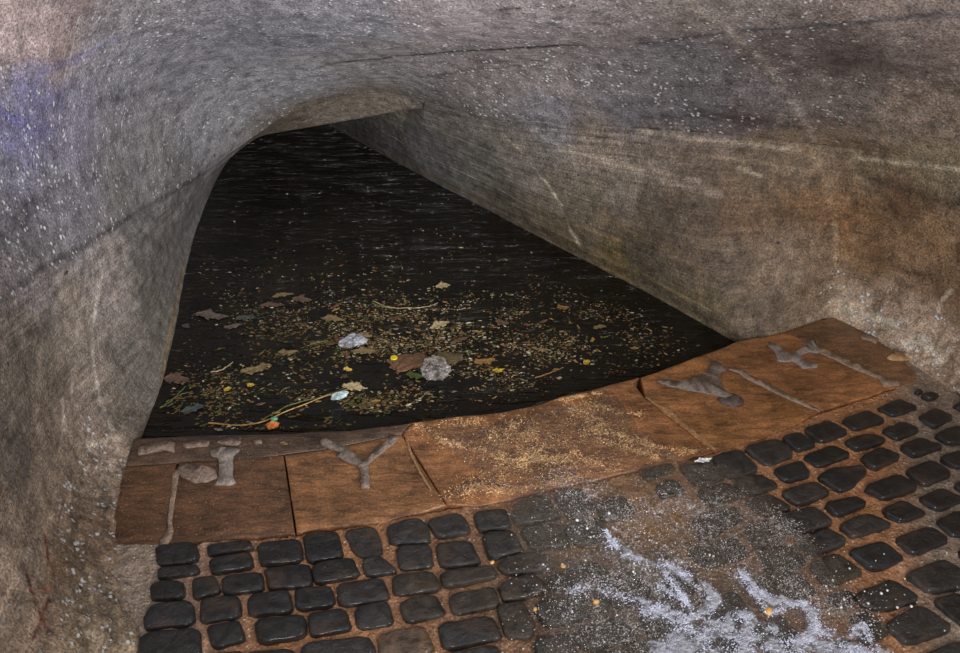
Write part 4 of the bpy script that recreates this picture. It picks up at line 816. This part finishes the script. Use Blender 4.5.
crumple('paper_scrap', 448, 358, 22, 14, .004, mat_simple('olive_scrap', (76, 66, 42), .4, .3, .5, 120), 11, 'olive scrap floating behind the clear bag', 'scrap')
crumple('foil_scrap', 340, 396, 16, 10, .008, M_PBL, 7, 'small shiny blue white foil scrap near the end of the long stem', 'foil')
wr_ = crumple('sweet_wrapper', 273, 426, 10, 8, .010, M_PO, 9, 'small orange wrapper with a teal and white end at the sill edge', 'wrapper')
v, f = ico(1.0, 2); te = mesh_obj('twisted_end', v*V3(.012, .008, .006)+V3(.002, .018, .012), f, M_TE, wr_); te['label'] = 'teal twisted end'
# bottle cap
bm = bmesh.new(); bmesh.ops.create_cone(bm, cap_ends=True, segments=24, radius1=.0125, radius2=.0115, depth=.008)
for v in bm.verts: v.co.z += .004
bmesh.ops.bevel(bm, geom=bm.edges[:], offset=.001, segments=1, affect='EDGES')
cap = bm_obj('bottle_cap', bm, mat_simple('yellow_plastic', (190, 165, 24), .3, .4, .1), smooth=False); place(cap, 394, 359, 0); tag(cap, 'round yellow plastic bottle cap floating left of the brown scrap', 'cap')
# stems and twigs
def stem(name, pts, rad_, mat, label, z=WZ+.003):
    P = catmull([gp(x, y, z) for x, y in pts], 40); c = bpy.data.curves.new(name, 'CURVE'); c.dimensions = '3D'; c.bevel_depth = rad_; c.bevel_resolution = 2; c.use_fill_caps = True
    s = c.splines.new('POLY'); s.points.add(len(P)-1)
    for i, p in enumerate(P): s.points[i].co = (*(p+V3(0, 0, .001*math.sin(i*.7))), 1); s.points[i].radius = 1-.5*i/len(P)
    o0 = bpy.data.objects.new(name, c); dg = bpy.context.evaluated_depsgraph_get()
    COL.objects.link(o0); me = bpy.data.meshes.new_from_object(o0.evaluated_get(bpy.context.evaluated_depsgraph_get())); bpy.data.objects.remove(o0)
    me.materials.clear(); me.materials.append(mat); o = bpy.data.objects.new(name, me); COL.objects.link(o); recentre(o); tag(o, label, 'stem'); return o
m_sy = LM('straw_stem', (140, 108, 56)); m_sg = LM('green_stem', (72, 78, 36)); m_tw = LM('pale_twig', (130, 116, 88))
stem('plant_stem', [(208, 423), (235, 425), (258, 423), (285, 412), (310, 402), (335, 393), (358, 386)], .0026, m_sy, 'long straw coloured stem bending along the left sill to the foil scrap')
stem('plant_stem', [(262, 420), (290, 405), (320, 397), (345, 388)], .0022, m_sg, 'green stem lying just above the long straw coloured stem')
stem('plant_stem', [(160, 408), (172, 400), (186, 386)], .0022, m_sg, 'short green stem slanting beside the left wall')
stem('plant_stem', [(166, 402), (182, 394), (192, 392)], .0018, m_sg, 'second short green stem crossing beside the left wall')
stem('plant_stem', [(280, 393), (284, 389), (290, 387)], .002, m_sg, 'tiny green stem piece right of the curled yellow leaves')
stem('twig', [(373, 301), (388, 307), (405, 308), (425, 307), (438, 303)], .002, m_tw, 'thin pale curved twig far out above the drift')
stem('twig', [(211, 372), (221, 370), (229, 365), (233, 362)], .0025, m_tw, 'short pale twig left of the broad torn tan leaf')
stem('twig', [(372, 303), (380, 306), (392, 309)], .0022, m_sg, 'greenish twig touching the thin pale curved twig')
stem('twig', [(310, 344), (325, 341), (340, 344)], .002, m_sg, 'thin green twig left of the crumpled white wrapper')
stem('twig', [(535, 378), (552, 372), (562, 368)], .0022, m_och, 'thin ochre twig near the sill in the right hand drift')
# small bits: individuals by kind
kinds = [('ochre_flake', (140, 108, 60), .012, .006, 'small ochre leaf flake in the floating drift'), ('brown_flake', (96, 68, 46), .013, .007, 'small brown leaf flake in the floating drift'), ('green_flake', (86, 96, 48), .013, .005, 'small green plant flake in the floating drift'),
         ('pale_flake', (190, 176, 150), .008, .005, 'small pale flake in the floating drift'), ('grey_flake', (104, 98, 86), .012, .006, 'small grey flake in the floating drift')]
protos = []
for k, (nm, c, L, W, lab) in enumerate(kinds):
    for v in range(3):
        o = leaf_mesh(nm, L*(.8+.3*v), W*(.8+.25*v), LM(nm, c), .12, .3, 200+k*3+v); protos.append([o, nm, lab, False])
rg = random.Random(11)
zones = [(440, 335, 62, 26, 0.15, 300), (560, 330, 48, 22, .1, 130), (300, 318, 55, 20, .2, 80), (500, 365, 60, 20, -.25, 110), (250, 390, 60, 24, 0, 90), (350, 405, 40, 14, -.2, 60), (400, 260, 110, 30, 0, 60), (620, 330, 40, 16, .4, 40), (380, 340, 50, 16, 0, 90)]
pool = sum(z[5] for z in zones); cnt = 0; placed = []
sill_back = [(133, 438), (280, 434), (351, 430), (413, 422), (450, 417), (520, 408), (560, 396), (640, 377), (704, 354), (735, 342)]
def ok(x, y):
    if y > np.interp(x, [p[0] for p in sill_back], [p[1] for p in sill_back])-5: return False
    if x > 342 and y < 132+(x-342)*.54+10: return False
    if x < 205-(y-215)*.235+8: return False
    return y > 170
while len(placed) < 290:
    z = rg.choices(zones, [q[5] for q in zones])[0]
    x = rg.gauss(z[0], z[2]); y = rg.gauss(z[1], z[3])+z[4]*(x-z[0])
    if ok(x, y): placed.append((x, y))
wts = [5, 5, 2, 3, 3]
for x, y in placed:
    k = rg.choices(range(5), wts if y > 285 else [1, 1, 0, 5, 3])[0]*3+rg.randrange(3)
    pr = protos[k]
    if pr[3]: o = pr[0].copy(); COL.objects.link(o)
    else: o = pr[0]; pr[3] = True
    sc = .6+.8*rg.random()**2; o.scale = (sc*(1+rg.random()*.6), sc, sc); place(o, x, y, rg.gauss(0, 35)); tag(o, pr[2], 'flake', pr[2].replace('small', 'small').replace('flake', 'flakes'))
for pr in protos:
    if not pr[3]: bpy.data.objects.remove(pr[0])
# the fine drift nobody could count
def drift(name, n, zones_, size, mats, label, cat, seed, zz=WZ+.0006):
    r = random.Random(seed); vs = []; fs = []; mi = []; c = 0
    while c < n:
        z = r.choices(zones_, [q[5] for q in zones_])[0]; x = r.gauss(z[0], z[2]); y = r.gauss(z[1], z[3])+z[4]*(x-z[0])
        if not ok(x, y): continue
        p = gp(x, y, zz); q = fbm(np.array([p*V3(1, 1.8, 1)]), 9, 3, 6)[0]
        if q < r.uniform(-.25, .22): continue
        s = size*(.4+r.random()**2*1.6); a = r.gauss(.15, .5); k = r.choice([4, 5, 6]); b = len(vs)
        for i in range(k):
            t = 2*math.pi*i/k; lx = math.cos(t)*s*(.8+.4*r.random()); ly = math.sin(t)*s*.45*(.7+.6*r.random())
            vs.append((p[0]+lx*math.cos(a)-ly*math.sin(a), p[1]+lx*math.sin(a)+ly*math.cos(a), p[2]+r.random()*.0012))
        m = len(vs); vs += [(x_, y_, z_-.0008) for x_, y_, z_ in vs[b:m]]
        fs.append(tuple(range(b, m))); fs += [(b+i, b+i+k, b+(i+1) % k+k, b+(i+1) % k) for i in range(k)]
        ii = r.randrange(len(mats)); mi += [ii]*(k+1); c += 1
    o = mesh_obj(name, vs, fs, mats[0], smooth=False)
    for m in mats[1:]: o.data.materials.append(m)
    o.data.polygons.foreach_set('material_index', mi); tag(o, label, cat, kind='stuff'); return o
drift('fine_debris', 6000, zones, .0036, [LM('fine_ochre', (120, 98, 56)), LM('fine_khaki', (116, 102, 66)), LM('fine_brown', (88, 64, 44)), LM('fine_green', (66, 72, 38)), LM('fine_pale', (150, 136, 112)), LM('fine_dark', (62, 50, 36)), LM('fine_rust', (100, 66, 40))], 'fine crumbs of leaf and litter drifting on the dark water', 'debris', 21)
drift('water_weed', 900, [(330, 412, 34, 9, -.12, 1), (200, 405, 26, 16, -.2, .35), (300, 345, 40, 8, 0, .5)], .005, [LM('weed_green', (62, 66, 30)), LM('weed_olive', (82, 70, 34)), LM('weed_brown', (84, 58, 32))], 'olive green weed matted on the water by the left part of the sill', 'weed', 22)
# pebbles on the washed cobbles, scrap on the sill front
mp = mat_simple('ochre_pebble', (196, 140, 80), .3, .5); v, f = ico(1.0, 2)
for k, (x, y, s, lab) in enumerate([(563, 567, .007, 'round ochre pebble at the left edge of the foaming water'), (596, 603, .008, 'flat ochre pebble lying among the washed cobbles left of the foam'), (492, 563, .006, 'pale pebble in a joint left of the washed cobbles'), (768, 613, .012, 'ochre pebble half under the foam'), (535, 610, .006, 'tan pebble in the joint at the left edge of the flow')]):
    P = v*(1+.2*fbm(v+k, 1.5, 2, k))[:, None]*V3(s, s*.8, s*.6)+V3(0, 0, s*.5); o = mesh_obj('pebble', P, f, mp); place(o, x, y, 20*k, .010); tag(o, lab, 'pebble', 'pebbles among the washed cobbles')
o = leaf_mesh('paper_scrap', .055, .016, m_wh, .5, .4, 321); place(o, 703, 461, 22, .012); tag(o, 'small white scrap on the first cobbles below the middle slab', 'scrap')

# ------------------------------------------------------------------ light
def area(name, loc, target, size, power, col):
    L = bpy.data.lights.new(name, 'AREA'); L.shape = 'DISK'; L.size = size; L.energy = power; L.color = col
    o = bpy.data.objects.new(name, L); COL.objects.link(o); o.location = loc
    o.rotation_euler = (Vector(target)-Vector(loc)).to_track_quat('-Z', 'Y').to_euler(); return o
def spot(name, loc, target, ang, power, col):
    L = bpy.data.lights.new(name, 'SPOT'); L.energy = power; L.spot_size = math.radians(ang); L.spot_blend = 1.0; L.shadow_soft_size = .12; L.color = col
    o = bpy.data.objects.new(name, L); COL.objects.link(o); o.location = loc
    o.rotation_euler = (Vector(target)-Vector(loc)).to_track_quat('-Z', 'Y').to_euler(); return o
area('entrance_light', (0, -2.6, 1.1), (0, 3, .5), .8, 50, (1.0, .98, 1.0))
area('glint_fill', (.9, .1, 1.1), (-.6, 3, .5), .14, 9, (1.0, .97, .94))  # unseen small lamp, added to make bright glints
spot('added_fill_spot', (1.3, .3, .6), (-.9, 2.9, .35), 48, 132, (.93, .96, 1.0))  # unseen spot added to lift the far left jamb and vault
spot('added_fill_spot', (.1, -.6, 1.0), (-.3, 3.3, .5), 30, 225, (.93, .96, 1.0))  # added out of view to brighten the low arch
spot('added_fill_spot', (.9, -.2, 1.5), (-1.1, 2.2, .3), 45, 60, (.93, .97, 1.0))  # one more added fill, aimed at the left wall
W = bpy.data.worlds.new('World'); S.world = W; W.use_nodes = True
W.node_tree.nodes['Background'].inputs[0].default_value = (.94, .97, 1.04, 1); W.node_tree.nodes['Background'].inputs[1].default_value = .70
cam = bpy.data.cameras.new('Camera'); cam.sensor_width = 36; cam.lens = F/960*36; cam.clip_start = .01
co = bpy.data.objects.new('Camera', cam); COL.objects.link(co); co.location = (0, 0, CZ); co.rotation_euler = (math.pi/2-PITCH, 0, 0); S.camera = co
S.view_settings.view_transform = 'Standard'; S.view_settings.look = 'None'; S.view_settings.gamma = 1; S.view_settings.use_curve_mapping = False
S.view_settings.exposure = 0
